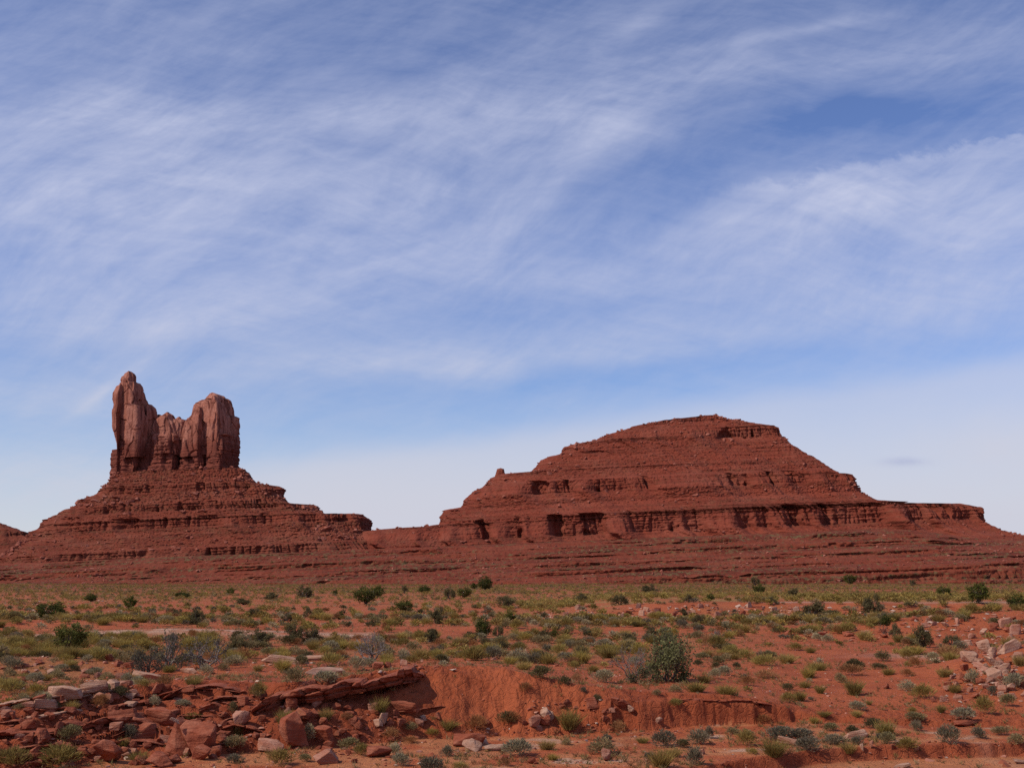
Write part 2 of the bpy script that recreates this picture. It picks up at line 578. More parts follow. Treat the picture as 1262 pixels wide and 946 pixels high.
def terrain(x, y, parts=False):
    x, y = np.broadcast_arrays(np.asarray(x, np.float64), np.asarray(y, np.float64))
    wob = .55 * pn2(x * .5, y * .5, 3) + .25 * pn2(x * 1.7, y * 1.7, 4)
    yc = np.interp(x, CREST[:, 0], CREST[:, 1]) + wob
    zc = np.interp(x, CREST[:, 0], CREST[:, 2])
    yf = np.minimum(np.interp(x, FOOT[:, 0], FOOT[:, 1]) + .6 * wob, yc - .7)
    zf = np.interp(x, FOOT[:, 0], FOOT[:, 2])
    yf = yf + .30 * pn2(x * .7, x * 0, 35) + .06 * pn2(x * 4.1, x * 0, 39) + .12 * (cells2(x * .9 + .3 * pn2(x * 2, x * 0, 33), x * 0 + .5, 34)[1] - .5) * sst(x, 1, 4)
    t = np.clip((y - yf) / (yc - yf), 0, 1)
    xr = x / np.maximum(y, 1) * F + PW / 2        # bearing, as photo x
    wl = sst(xr, 500, 440)                         # broken ledges
    wb = sst(xr, 690, 760)                         # cut bank
    wm = np.clip(1 - wl - wb, 0, 1)                # smooth mound
    steps = np.floor(t * 4 + .6 * pn2(x * .25, y * .25, 8)) / 4
    pl = .35 * t + .65 * np.clip(steps + .25 * sst((t * 4) % 1.0, .0, .45), 0, 1)
    pb = .74 * sst(t, 0.0, .27) + .26 * t
    pm = .80 * np.sin(t * np.pi / 2) ** 1.15 + .20 * t
    wo = sst(xr, 305, 340) * sst(xr, 530, 470)     # hollow under the overhanging ledge
    po = .70 * np.sin(np.clip(t / .86, 0, 1) * np.pi / 2) + .30 * sst(t, .86, .98)
    P = wl * np.clip(pl, 0, 1) + wb * pb + wm * pm
    P = P * (1 - wo) + wo * po
    B = np.interp(y, BY, BZ)
    Bc = np.interp(yc, BY, BZ)
    up = B + (zc - Bc) * np.exp(-np.maximum(y - yc, 0) / 9.0)
    z = np.where(y >= yc, up, zf + (zc - zf) * P)
    z = np.where(y < yf, zf, z)
    on_face = ((t > 0) & (t < 1)).astype(float)
    # rills washed into the mound
    rill = np.abs(pn2(x * 1.1 + .5 * pn2(x, y, 21), y * .28, 5)) + .6 * np.abs(pn2(x * 2.6, y * .6, 6))
    z = z - on_face * wm * np.sin(np.pi * t) * .17 * np.clip(.42 - rill, 0, 1)
    rl = np.abs(pn2(x * .9, y * .4, 9)) + .5 * np.abs(pn2(x * 3.2, y * .7, 10))
    z = z - on_face * wb * np.sin(np.pi * np.clip(t * 1.3, 0, 1)) * .09 * np.clip(.40 - rl, 0, 1)
    z = z + on_face * wl * .16 * fbm2(x * 1.6, y * 1.6, 3, seed=31)
    z = z + on_face * (1 - wl) * (.095 * fbm2(x * 2.3, y * 2.3, 4, gain=.6, seed=36) - .05 * sst(.07 - cells2(x * 1.5 + .4 * pn2(x * 2, y * 2, 37), y * 1.1, 38)[0], 0, .07))
    # low cut bank beside the sandy floor
    yb = np.interp(x, LOWBANK[:, 0], LOWBANK[:, 1]) + .35 * pn2(x * .6, x * 0, 14) + .12 * pn2(x * 2.5, y * .3, 15)
    z = z - .42 * sst(yb - y, -.06, .30)
    # the road shoulder the photographer stands on
    z = z + np.interp(y, [-100, 4, 12, 20, 27], [4.2, 4.2, 2.5, .8, 0])
    # mounds and banks further out
    g = lambda cx, cy, rx, ry, h: h * np.exp(-(((x - cx) / rx) ** 2 + ((y - cy) / ry) ** 2))
    z = z + g(26.5, 58, 5.0, 5.5, 1.75) + g(44, 100, 15, 9, 2.0) + g(-25, 64, 9, 4, .45) + g(-55, 118, 22, 7, .6)
    z = z + g(-28, 99, 10, 5, .5) + g(8, 108, 30, 6, .3)
    ys = 150 + 9 * pn2(x * .03, x * 0, 16) + 3 * pn2(x * .15, y * .1, 17)
    z = z + 1.5 * sst(x, 4, 22) * sst(y - ys, 0, 11) * (1 - .7 * sst(y, 200, 330))
    far = np.clip((y - 25) / 30, 0, 1)
    z = z + far * (.16 * fbm2(x * .07, y * .07, 3, seed=40)) + .05 * fbm2(x * .6, y * .6, 3, seed=41) * np.clip(1 - y / 500, 0, 1)
    z = z + .022 * pn2(x * 2.7, y * 2.7, 44) * np.clip(1 - y / 120, 0, 1)
    z = z + np.clip((y - 150) / 500, 0, 1) * .9 * fbm2(x * .012, y * .012, 3, seed=43)
    if parts:
        return z, dict(t=t, wl=wl, wb=wb, wm=wm, face=on_face, yc=yc, yf=yf, yb=yb, xr=xr)
    return z


def ground_at(px, py):
    """where the view through photo pixels (arrays) meets the ground"""
    px, py = np.atleast_1d(np.asarray(px, float)), np.atleast_1d(np.asarray(py, float))
    cx, cy = (px - PW / 2) / F, (PH / 2 - py) / F
    c, s = math.cos(PITCH), math.sin(PITCH)
    yy = c - cy * s
    a, e = cx / yy, (s + cy * c) / yy
    d = np.concatenate([np.arange(28, 70, .12), 70 * np.exp(np.linspace(0, math.log(1000 / 70.), 500))])
    gap = (EYE + e[:, None] * d) - terrain(a[:, None] * d, np.broadcast_to(d, (len(a), len(d))))
    k = np.argmax(gap < 0, axis=1)
    k = np.where((gap < 0).any(axis=1), k, len(d) - 1)
    k0 = np.maximum(k - 1, 0)
    i = np.arange(len(a))
    g0, g1 = gap[i, k0], gap[i, k]
    f = np.where(np.abs(g0 - g1) > 1e-9, g0 / (g0 - g1 + 1e-12), 0)
    D = d[k0] + np.clip(f, 0, 1) * (d[k] - d[k0])
    return np.stack([a * D, D, terrain(a * D, D)], 1)


def build_ground():
    u = np.concatenate([np.linspace(-2.6, -.50, 26)[:-1], np.linspace(-.50, .50, 1150), np.linspace(.50, 2.6, 26)[1:]])
    y = np.concatenate([[-80, -30, -8, 0, 4, 8], np.arange(11, 31, 1.0), np.arange(31, 37, .085), np.arange(37, 48, .055), np.arange(48, 62, .085), 62 * np.exp(np.linspace(0, math.log(950 / 62.), 330))[1:],
                        [1000, 1100, 1300, 1600, 2200, 3200, 5000, 9000]])
    Y, U = np.meshgrid(y, u, indexing='ij')
    X = U * np.maximum(Y, 14)
    Z, q = terrain(X, Y, True)
    c = lambda *v: np.array(v)
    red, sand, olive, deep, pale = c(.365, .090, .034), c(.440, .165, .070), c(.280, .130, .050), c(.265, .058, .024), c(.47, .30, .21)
    col = np.broadcast_to(red, (*X.shape, 3)).copy()
    def lay(mask, colr):
        nonlocal col
        col = col * (1 - mask[..., None]) + mask[..., None] * colr
    n1, n2 = fbm2(X * .10, Y * .10, 4, seed=50), fbm2(X * .45, Y * .45, 3, seed=52)
    xr = q['xr']
    low = (Y < q['yf']).astype(float)
    lay(low * sst(n2 + .6 * n1, -.20, .30) * .85, sand)
    lay(low * sst(n2, .28, .5) * .7 * sst(xr, 560, 700), pale)
    lay(sst(q['yb'] - Y, .1, .6) * .8, sand)
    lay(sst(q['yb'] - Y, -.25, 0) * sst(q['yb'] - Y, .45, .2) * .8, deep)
    lay(q['face'] * (q['wm'] * .22 + q['wb'] * .55 + q['wl'] * .8), deep)  # deeper red earth of the bank faces, with some of their shade in the colour
    # grassy litter between the shrubs
    up = (Y > q['yc']).astype(float)
    mid = sst(Y, 62, 75) * sst(Y, 104, 92) * sst(xr, 1020, 800)
    lay(up * mid * (.15 + .5 * sst(n1, -.1, .3)), olive)
    lay(sst(Y, 118, 150) * sst(n1, -.25, .35) * .45, olive)
    lay(sst(Y, 190, 260) * sst(fbm2(X * .018, Y * .075, 3, seed=107), -.1, .5) * .45, olive)
    lay(sst(Y, 52, 58) * sst(xr, 190, 120) * sst(Y, 70, 60) * .6, olive)
    band = sst(Y, 160, 172) * sst(Y, 235, 205) * sst(xr, 640, 720)
    lay(band * (.15 + .5 * sst(n1, -.2, .3)), c(.27, .17, .055))
    # tracks of pale sand
    ty = 99 + .08 * X + 2.5 * pn2(X * .05, X * 0, 60)
    lay(np.exp(-((Y - ty) / 2.6) ** 2) * sst(xr, 560, 420) * sst(n2, -.5, .1) * .85, pale)
    ty = 161 + 9 * pn2(X * .03, X * 0, 16)
    lay(np.exp(-((Y - ty - 2) / 2.5) ** 2) * sst(xr, 900, 960) * .8, pale)
    ty = 73 + 1.5 * pn2(X * .1, X * 0, 63)
    lay(np.exp(-((Y - ty) / 1.6) ** 2) * np.exp(-((xr - 1120) / 60) ** 2) * .7, pale)
    lay(sst(Y, 104, 112) * sst(Y, 150, 135) * sst(n1, -.1, .3) * .4, sand)
    far = sst(Y, 300, 620)
    lay(far * .8, c(.225, .060, .030))
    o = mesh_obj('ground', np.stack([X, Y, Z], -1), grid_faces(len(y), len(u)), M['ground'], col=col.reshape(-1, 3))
    tag(o, kind='structure')


build_ground()


# ------------------------------------------------------------------ buttes and mesas
def w_at(px, py, D):
    a, e = pray(px, py)
    return a * D, EYE + e * D


def outline(nf, nb, n=2.6, rot=0.0):
    """plan outline, x in -1..1, y<0 towards the road; dense in front. Returns ux, uy"""
    t1 = np.linspace(-1, 1, nf)
    t1 = .7 * t1 + .3 * np.sin(t1 * np.pi / 2)
    th = np.concatenate([np.pi + (t1 + 1) / 2 * np.pi, (np.arange(1, nb + 1) / (nb + 1)) * np.pi])
    ct, st = np.cos(th - rot), np.sin(th - rot)
    r = (np.abs(ct) ** n + np.abs(st) ** n) ** (-1.0 / n)
    x, y = r * np.cos(th), r * np.sin(th)
    xm = .5 * (x.max() + x.min())
    x = (x - xm) / ((x.max() - x.min()) / 2)
    return x, y / np.abs(y).max()


def band(z, lo, hi, s=1.0):
    return sst(z, lo - s, lo + s) * (1 - sst(z, hi - s, hi + s))


def loft(name, ref, Yc, left, right, front, mat, cliffs=(), rows=300, nf=800, nb=60, n=2.6, rot=0.0, midf=.7, back=.8, amp=(1, 1, 1),
         parent=None, seed=0, closed=True, flute=1.0, thr=.20, shear=True, spur=9.0, keep=None, alc=1.0, fine=1.0, patch=.10, fans=1.0, plates=0.0):
    """A body of beds stacked on one another. left/right: photo outline points; front: (photo y at photo x ref, metres out from the middle line)"""
    k = DIP if shear else 0.0
    fz = []
    for py, off in front:
        X, Z = w_at(ref, py, Yc)
        fz.append((Z - k * X, off))
    fz = np.array(sorted(fz))
    lev = lambda py: (lambda XZ: XZ[1] - k * XZ[0])(w_at(ref, py, Yc))

    def conv(pts):
        out = []
        for px, py in pts:
            D = Yc
            for _ in range(3):
                X, Z = w_at(px, py, D)
                zz = Z - k * X
                D = Yc - midf * np.interp(zz, fz[:, 0], fz[:, 1])
            out.append((zz, X))
        return np.array(sorted(out))
    Lz, Rz = conv(left), conv(right)
    z0 = max(Lz[0, 0], Rz[0, 0], fz[0, 0])
    z1 = max(Lz[-1, 0], Rz[-1, 0])
    zz = np.linspace(z0, z1, 6000)
    fo = np.interp(zz, fz[:, 0], fz[:, 1])
    wl = np.interp(zz, Lz[:, 0], Lz[:, 1])
    wr = np.interp(zz, Rz[:, 0], Rz[:, 1])
    arc = np.concatenate([[0], np.cumsum(np.hypot(np.diff(zz), .55 * np.diff(fo)) + .12 * np.abs(np.diff(wl)) + .12 * np.abs(np.diff(wr)))])
    z = np.interp(np.linspace(0, arc[-1], rows), arc, zz)
    fo, wl, wr = np.interp(z, fz[:, 0], fz[:, 1]), np.interp(z, Lz[:, 0], Lz[:, 1]), np.interp(z, Rz[:, 0], Rz[:, 1])
    ux, uy = outline(nf, nb, n, rot)
    bad = wl > wr
    mid = .5 * (wl + wr)
    wl, wr = np.where(bad, mid, wl), np.where(bad, mid, wr)
    A, C = .5 * (wr - wl), .5 * (wr + wl)
    Ym, Yf, Yb = Yc - midf * fo, Yc - fo, Yc + back * fo
    X = C[:, None] + A[:, None] * ux
    Y = Ym[:, None] + np.where(uy < 0, (Ym - Yf)[:, None] * uy, (Yb - Ym)[:, None] * uy)
    Zg = np.broadcast_to(z[:, None], X.shape)
    # outward direction in plan
    tx, ty = np.roll(X, -1, 1) - np.roll(X, 1, 1), np.roll(Y, -1, 1) - np.roll(Y, 1, 1)
    ln = np.hypot(tx, ty) + 1e-6
    nx, ny = ty / ln, -tx / ln
    S = X + .8 * (Y - Yc)                    # runs along the face
    room = np.clip(np.minimum(A, fo + 4)[:, None] / 14.0, 0, 1)
    cl = np.zeros_like(X)
    fan = np.zeros_like(X)
    for ci, (lo, hi, w, *more) in enumerate(cliffs):
        zl, zh = lev(hi), lev(lo)
        hc = zh - zl
        pat = pn2(S / 75, z[:, None] * 0 + ci * 3.7, seed + 50) + .55 * pn2(S / 24, z[:, None] * 0 + ci * 5.1, seed + 51)
        hid = more[0] if more else patch
        pat = sst(pat + (hid(X) if callable(hid) else hid), -.28, .12)
        cl = np.maximum(cl, w * band(z, zl, zh, 1.0)[:, None] * (.12 + .88 * pat))
        q = (z - zl) / max(hc, .1)
        prof = np.where(q > 1, 0, np.where(q > 0, 1 - q, np.exp(np.minimum(q, 0) / 1.1)))[:, None]
        cone = np.clip(1 - pat, 0, 1) * .75 + .50 * sst(pn2(S / 19, z[:, None] * 0 + ci * 2.3, seed + 52), .0, .4)
        fan = fan + hc * 1.25 * prof * np.clip(cone, 0, 1) * min(1, w + .2) * fans
    down = np.clip((z1 - z) / (z1 - z0), 0, 1)[:, None]
    d = spur * (.35 + down) * (pn2(S / 95, Zg / 260, seed + 1) + .5 * pn2(S / 42, Zg / 140, seed + 2))
    # cliffs: alcoves, joints, beds standing out as shelves
    d = d + fan
    v = pn2(S / 21 + .3 * pn2(S / 9, Zg / 11, seed + 30), Zg / 70, seed + 3) + .4 * pn2(S / 7.5, Zg / 50, seed + 4) + .35 * pn2(S / 130, Zg / 400, seed + 34)
    alcove = sst(v, thr, thr + .13)
    d = d - amp[0] * cl * alc * 13 * alcove
    col = np.abs(pn2(S / 8 + .8 * pn2(S / 23, Zg / 60, seed + 36), Zg / 38, seed + 5))
    d = d - amp[0] * cl * flute * 2.0 * sst(.16 - col, 0, .16)
    edge, plate = cells2(S / 7.5 + .3 * pn2(S / 9, Zg / 6, seed + 37), Zg / 13.0, seed + 38)
    d = d + amp[0] * cl * (flute * (2.2 * (plate - .5)) - .8 * sst(.10 - edge, 0, .10))
    if plates:
        edge, plate = cells2(S / (8.0 * plates) + .35 * pn2(S / 8, Zg / 14, seed + 40), Zg / (26.0 * plates) + .25 * S / 9, seed + 41)
        d = d + 3.8 * plates * (plate - .5) - 2.2 * sst(.05 - edge, 0, .05)
        edge, plate = cells2(S / (3.6 * plates), Zg / (9.0 * plates) - .3 * S / 9, seed + 42)
        d = d + .7 * plates * (plate - .5) - .35 * sst(.08 - edge, 0, .08)
    bedv = pn2(Zg / 1.9, S / 70, seed + 6) + .6 * pn2(Zg / .8, S / 40, seed + 7)
    d = d + amp[1] * (1.5 * cl + .14) * bedv
    blocks = pn3(S / 3.1, Zg / 2.2, S * 0 + 2.0, seed + 8) + .5 * pn3(S / 1.4, Zg / 1.1, S * 0 + 7.0, seed + 9)
    d = d + amp[1] * (1.3 * cl + .15) * blocks
    # talus: ledges that crop out here and there, gullies, fallen blocks
    tl = (1 - cl)
    out = np.clip(pn2(Zg / 5.2, S / 190, seed + 10) + .35 * pn2(Zg / 2.2, S / 120, seed + 11), -.5, .5)
    patchy = sst(pn2(S / 38, Zg / 9, seed + 12), -.02, .30)
    d = d + amp[2] * tl * 1.9 * np.sign(out) * np.abs(out) ** .6 * patchy
    d = d - amp[2] * tl * 1.9 * np.clip(.25 - np.abs(pn2(S / 11 + .4 * pn2(S / 20, Zg / 16, seed + 33), Zg / 60, seed + 13)), 0, 1) / .25 * sst(pn2(S / 60, Zg / 40, seed + 20), -.2, .3)
    d = d + amp[2] * tl * fine * (1.5 * fbm3(S / 4.4, Zg / 2.4, S * 0, 2, seed=seed + 14) + 1.7 * np.clip(pn3(S / 1.7, Zg / 1.0, S * 0 + 4., seed + 15), -.15, .6))
    d = d * room
    X, Y = X + nx * d, Y + ny * d
    Zg = Zg + .25 * pn2(S / 2.0, Zg / 1.5, seed + 16) * room
    Zw = Zg + k * X
    V = np.stack([X, Y, Zw], -1).reshape(-1, 3)
    nc = len(ux)
    faces = [grid_faces(rows, nc, True)]
    if closed:
        ctr = V[(rows - 1) * nc:].mean(axis=0, keepdims=True)
        ctr[0, 2] = V[(rows - 1) * nc:, 2].mean() + .2
        V = np.concatenate([V, ctr])
        j = np.arange(nc) + (rows - 1) * nc
        faces.append(np.stack([j, (np.roll(j, -1)), np.full(nc, rows * nc)], 1))
    o = mesh_obj(name, V, faces, mat, parent)
    if keep is not None:
        P = V[:rows * nc].reshape(rows, nc, 3)[:, :nf]
        keep.append((P, cl[:, :nf], z))
    return o


TALUS = []
# the long bench all of them stand on
def build_bench():
    prof = [(870, -60), (900, -22), (912, -12), (925, -6.5), (930, -5.0), (931.5, -2.0), (952, 1.5), (956, 2.0), (957.5, 5.2), (975, 8.0), (980, 8.4), (981.5, 11.6),
            (1003, 16.0), (1007, 16.5), (1008.5, 20.5), (1028, 25.0), (1032, 25.6), (1034, 29.0), (1060, 32.0), (1300, 36), (1750, 30), (2400, -60)]
    prof = np.array(prof, float)
    arc = np.concatenate([[0], np.cumsum(np.hypot(np.diff(np.clip(prof[:, 0], 0, 1080)) * .45, np.diff(prof[:, 1]) * 1.3))])
    q = np.linspace(0, arc[-1], 340)
    yp, zp = np.interp(q, arc, prof[:, 0]), np.interp(q, arc, prof[:, 1])
    slope = np.gradient(zp) / (np.abs(np.gradient(yp)) + 1e-3)
    cl = sst(slope, .7, 1.6)[:, None]
    x = np.concatenate([np.linspace(-2200, -560, 40)[:-1], np.linspace(-560, 560, 1700), np.linspace(560, 2200, 40)[1:]])
    X = np.broadcast_to(x, (len(q), len(x))).copy()
    zs = np.interp(yp, [870, 930, 1060, 1300, 1750, 2400], [-60, -5, 32, 36, 30, -60])
    pat = sst(pn2(X / 85, zp[:, None] / 9.0, 83) + .6 * pn2(X / 27, zp[:, None] / 5.0, 84), -.12, .22)
    Zg = zs[:, None] + (zp - zs)[:, None] * (.15 + .85 * pat)
    cl = cl * (.1 + .9 * pat)
    d = 16 * pn2(X / 130, Zg / 90, 71) + 7 * pn2(X / 45, Zg / 40, 72)
    tl = 1 - cl
    d = d + cl * (1.6 * pn2(X / 7, Zg / 6, 73) + 2.4 * pn2(Zg / 1.1, X / 60, 74) + 1.2 * pn2(X / 2.6, Zg / 1.6, 75) - 3.2 * sst(pn2(X / 13, Zg / 30, 81), .12, .3))
    out = np.clip(pn2(Zg / 2.6, X / 170, 76) + .4 * pn2(Zg / 1.2, X / 90, 77), -.5, .5)
    d = d + tl * (5.0 * np.sign(out) * np.abs(out) ** .6 * sst(pn2(X / 50, Zg / 9, 78), -.2, .2) + 2.2 * fbm2(X / 4.5, Zg / 1.3, 3, seed=79))
    hump = sst(pn2(X / 60, Zg / 300, 82), .05, .35)[..., None][..., 0]
    Y = yp[:, None] - d * sst(yp, 1300, 1050)[:, None]
    Zg = Zg - 15 * sst(X, 330, 470)[0:1] * sst(zp, 8, 30)[:, None]
    Zw = Zg + (DIP - .004) * X + .5 * fbm2(X / 5, Y / 9, 3, seed=80) * tl
    V = np.stack([X, Y, Zw], -1)
    o = mesh_obj('terrain_bench', V.reshape(-1, 3), grid_faces(len(q), len(x)), M['bench'])
    tag(o, kind='structure')
    i = (yp > 905) & (yp < 1045)
    TALUS.append((V[i][:, 40:-40], np.repeat(cl[i], len(x) - 80, 1), zp[i]))


build_bench()

PX = .866     # metres per photo pixel at the mesa


def build_mesa():
    e = bpy.data.objects.new('mesa', None)
    e.location = (0, 0, 0)
    COL.objects.link(e)
    tag(e, 'broad dark red stepped mesa with ledges, alcoves and a domed top', None, None, 'structure')
    left = [(862, 512), (856, 513.2), (815, 518), (779, 525), (776, 527), (751, 534.5), (738, 543), (713, 548.5), (708, 551), (698, 559), (681, 562.5), (671, 567), (664, 575),
            (656, 581.6), (624, 584.3), (609, 588), (600, 593.7), (585, 603.7), (583, 614.7), (568, 625), (547.5, 628.5), (540, 638), (539, 646),
            (520, 649), (480, 652), (458, 655), (450, 662), (446, 672), (441, 680), (425, 690), (400, 700), (360, 716), (300, 740)]
    right = [(884, 512.2), (893.6, 515.6), (923, 521), (957, 525.5), (962.5, 527), (966.5, 538.5), (973, 548), (996, 561), (1023, 577.6), (1030, 583), (1047, 584.5),
             (1052, 589.7), (1053.5, 606), (1078, 616.6), (1097, 620), (1120, 618.5), (1180.6, 620.3), (1207, 624), (1211, 627), (1215.6, 643.5), (1234.5, 653), (1262, 659), (1330, 674), (1430, 700)]
    f = [(512, 4), (513, 10), (515, 13), (520, 15), (521, 19), (529, 32), (531, 36), (544, 39), (552, 52), (566, 72), (590, 104), (592, 112), (606, 115),
         (620, 132), (631, 150), (634, 157), (656, 161), (668, 178), (680, 203), (692, 232), (716, 290)]
    f = [(a, b * PX) for a, b in f]
    loft('rock_body', 876, 1230, left, right, f, M['mesa'],
         cliffs=[(513, 520, .5, .0), (530, 544, .85, lambda x: -.55 + .75 * sst(x, 190, 270)), (555, 559, .35, -.25), (575, 579, .3, -.25),
                (591, 607, 1.0, lambda x: -.38 + .35 * sst(x, 120, 330)), (633, 657, 1.0, .12)], rows=470, nf=1500, nb=90, n=2.25, midf=.72,
         parent=e, seed=3, keep=TALUS, spur=14, alc=.72, thr=.13, flute=.85)
    # the little block standing on the shoulder
    loft('rock_knob', 616, 1190, [(616, 577), (612, 578), (611, 583), (609, 588), (606, 596)], [(618, 577), (621.5, 578), (622, 583), (624, 586), (628, 596)],
         [(577, 4), (580, 6), (596, 9)], M['mesa'], cliffs=[(577, 592, .6)], rows=50, nf=60, nb=16, n=2.6, midf=0, back=1, parent=e, seed=8, alc=0, spur=1, flute=.3)


build_mesa()


def build_butte():
    e = bpy.data.objects.new('butte', None)
    COL.objects.link(e)
    tag(e, 'red sandstone butte with two jagged towers on a stepped talus cone', None, None, 'structure')
    left = [(139, 586), (138, 592), (134.8, 593.8), (125, 605), (122, 608), (97, 619), (94, 623), (58, 641.5), (56, 650), (44, 656), (41, 668), (25, 676), (5, 687), (-25, 700), (-75, 722), (-120, 745)]
    right = [(289, 577), (299, 577.5), (305.5, 583), (307.6, 590), (318.7, 596), (334, 599.5), (337.5, 611), (352, 620.5), (377, 622), (381, 628.5), (396, 634), (440, 633.5), (448, 639), (451.8, 656),
             (470, 668), (520, 690), (580, 715), (640, 745)]
    f = [(575, 36), (588, 48), (600, 62), (602, 67), (611, 69), (624, 86), (626, 90), (635, 92), (642, 104), (644, 109), (655, 112), (679, 148), (681, 155), (696, 158), (712, 186), (722, 210), (745, 260)]
    f = [(a, b * .845) for a, b in f]
    loft('talus_cone', 215, 1200, left, right, f, M['butte'], cliffs=[(601, 612, .8), (625, 636, .8), (643, 656, .75), (680, 697, .95)], rows=430, nf=1000, nb=80, n=2.7,
         midf=.55, parent=e, seed=21, keep=TALUS, spur=8, alc=.45, fine=1.35, patch=.16)

    def sp(pts):
        return [(120 + a / 6.305, 450 + b / 6.305) for a, b in pts]

    def tower(name, left, right, depth, mat, Yoff=0, rot=-.55, n=7, rows=220, nf=230, seed=0, cl=.25, fl=.8, alc=.2, lay=None, spur=1.6, pl=1.0):
        left, right = sp(left), sp(right)
        y0, y1 = min(p[1] for p in left + right), max(p[1] for p in left + right)
        f = [(y0, depth[0]), (y0 + .12 * (y1 - y0), .5 * depth[0] + .5 * depth[1]), (y0 + .4 * (y1 - y0), depth[1]), (y1, depth[2])]
        loft(name, .5 * (left[-1][0] + right[-1][0]), 1200 + Yoff, left, right, f, mat, cliffs=[(y0 + 1, y1 + 5, cl)], rows=rows, nf=nf, nb=60, n=n, rot=rot, midf=0.0, back=1.0,
             parent=e, seed=seed, flute=fl, alc=alc, amp=(1, lay if lay else .05, .12), spur=spur, patch=.6, fans=0, plates=0 if lay else pl)
    S_, Bm = M['spire'], M['spire_base']
    # left tower: outer fin, pillar with its cap stone, right lobe
    tower('rock_spire', [(178, 148), (150, 165), (125, 215), (117, 265), (130, 305), (123, 370), (126, 480), (142, 550), (160, 610), (165, 700)],
          [(188, 148), (200, 165), (205, 250), (200, 320), (190, 400), (190, 700)], (3, 9, 11), S_, -7, -.4, seed=41, rows=190, nf=110)
    tower('rock_spire', [(240, 50), (212, 66), (196, 92), (189, 118), (193, 134), (187, 142), (178, 160), (182, 250), (186, 330), (172, 420), (166, 640), (166, 700)],
          [(262, 50), (288, 66), (300, 92), (297, 128), (322, 140), (338, 165), (352, 205), (362, 255), (380, 300), (384, 400), (376, 560), (366, 700)], (5, 15, 19), S_, 0, -.5, seed=43, rows=260, nf=210, n=6)
    tower('rock_spire', [(222, 300), (238, 300), (232, 420), (226, 600), (222, 720)], [(262, 300), (352, 318), (366, 420), (370, 560), (366, 720)], (6, 9, 11), S_, -14, -.30, n=4.5, seed=44, rows=170, nf=120)
    tower('rock_spire', [(400, 309), (365, 318), (345, 345), (345, 500), (345, 720)], [(425, 312), (450, 333), (466, 362), (470, 395), (474, 440), (462, 520), (448, 600), (442, 720)], (6, 16, 18), S_, 3, -.75, seed=46, rows=180, nf=130)
    # the saddle of small pinnacles
    tower('rock_spire', [(538, 366), (518, 382), (496, 394), (464, 420), (444, 490), (430, 600), (426, 720)], [(556, 368), (585, 388), (602, 425), (640, 455), (668, 530), (675, 720)], (3, 13, 16), S_, -2, -.45, seed=49, rows=170, nf=150)
    tower('rock_spire', [(472, 385), (465, 400), (450, 430), (420, 520), (410, 720)], [(492, 386), (520, 420), (560, 520), (580, 720)], (4, 8, 9), S_, 14, -.3, seed=50, rows=120, nf=90)
    tower('rock_spire', [(632, 402), (615, 415), (606, 440), (590, 500), (580, 620), (580, 720)], [(645, 402), (664, 428), (676, 440), (690, 480), (705, 560), (705, 720)], (3, 9, 12), S_, 6, -.2, seed=52, rows=150, nf=110)
    tower('rock_wall', [(440, 432), (405, 470), (380, 560), (370, 720)], [(690, 420), (722, 440), (740, 560), (750, 720)], (7, 14, 18), S_, 2, -.3, seed=53, rows=150, nf=200)
    tower('rock_spire', [(700, 416), (690, 440), (670, 520), (650, 720)], [(722, 412), (748, 430), (760, 520), (765, 720)], (4, 11, 15), S_, -4, -.4, seed=54, rows=130, nf=100)
    # right tower and its buttresses
    tower('rock_tower', [(880, 224), (850, 262), (790, 292), (752, 310), (742, 345), (735, 392), (700, 415), (690, 470), (684, 560), (680, 720)],
          [(930, 222), (985, 236), (1028, 272), (1046, 330), (1056, 388), (1084, 408), (1091, 470), (1086, 505), (1097, 580), (1092, 670), (1084, 720)], (10, 22, 27), S_, 4, -.55, seed=55, rows=270, nf=300, n=6)
    tower('rock_buttress', [(752, 318), (738, 390), (702, 425), (690, 480), (684, 600), (680, 720)], [(768, 312), (825, 330), (846, 400), (856, 480), (862, 600), (864, 720)], (3, 14, 18), S_, -10, -.35, seed=57, rows=190, nf=170)
    tower('rock_buttress', [(895, 238), (882, 320), (868, 450), (862, 560), (860, 720)], [(915, 236), (968, 300), (992, 400), (1003, 500), (1008, 720)], (3, 14, 18), S_, -13, -.40, seed=59, rows=190, nf=150)
    # bedded foot
    kw = dict(cl=.9, fl=1.0, alc=.4, lay=.95, n=6.0)
    tower('rock_pedestal', [(128, 668), (121, 700), (119, 780), (123, 890), (118, 960)], [(200, 660), (213, 700), (214, 780), (216, 960)], (12, 16, 20), Bm, -4, -.25, seed=61, rows=130, nf=90, **kw)
    tower('rock_pedestal', [(184, 600), (182, 700), (182, 960)], [(352, 600), (372, 700), (378, 960)], (14, 21, 32), Bm, 0, -.2, seed=62, rows=150, nf=170, **kw)
    tower('rock_pedestal', [(340, 620), (336, 960)], [(470, 620), (474, 960)], (12, 15, 31), Bm, 2, -.1, seed=63, rows=150, nf=120, **kw)
    tower('rock_pedestal', [(440, 540), (432, 700), (424, 960)], [(660, 540), (694, 700), (700, 960)], (12, 22, 33), Bm, -2, -.2, seed=64, rows=160, nf=200, **kw)
    tower('rock_pedestal', [(648, 560), (630, 960)], [(896, 560), (910, 960)], (14, 24, 35), Bm, 0, -.15, seed=65, rows=160, nf=220, **kw)
    tower('rock_pedestal', [(862, 560), (850, 960)], [(1090, 560), (1091, 672), (1076, 690), (1066, 760), (1066, 870), (1072, 960)], (22, 30, 38), Bm, -2, -.3, seed=66, rows=170, nf=240, **kw)
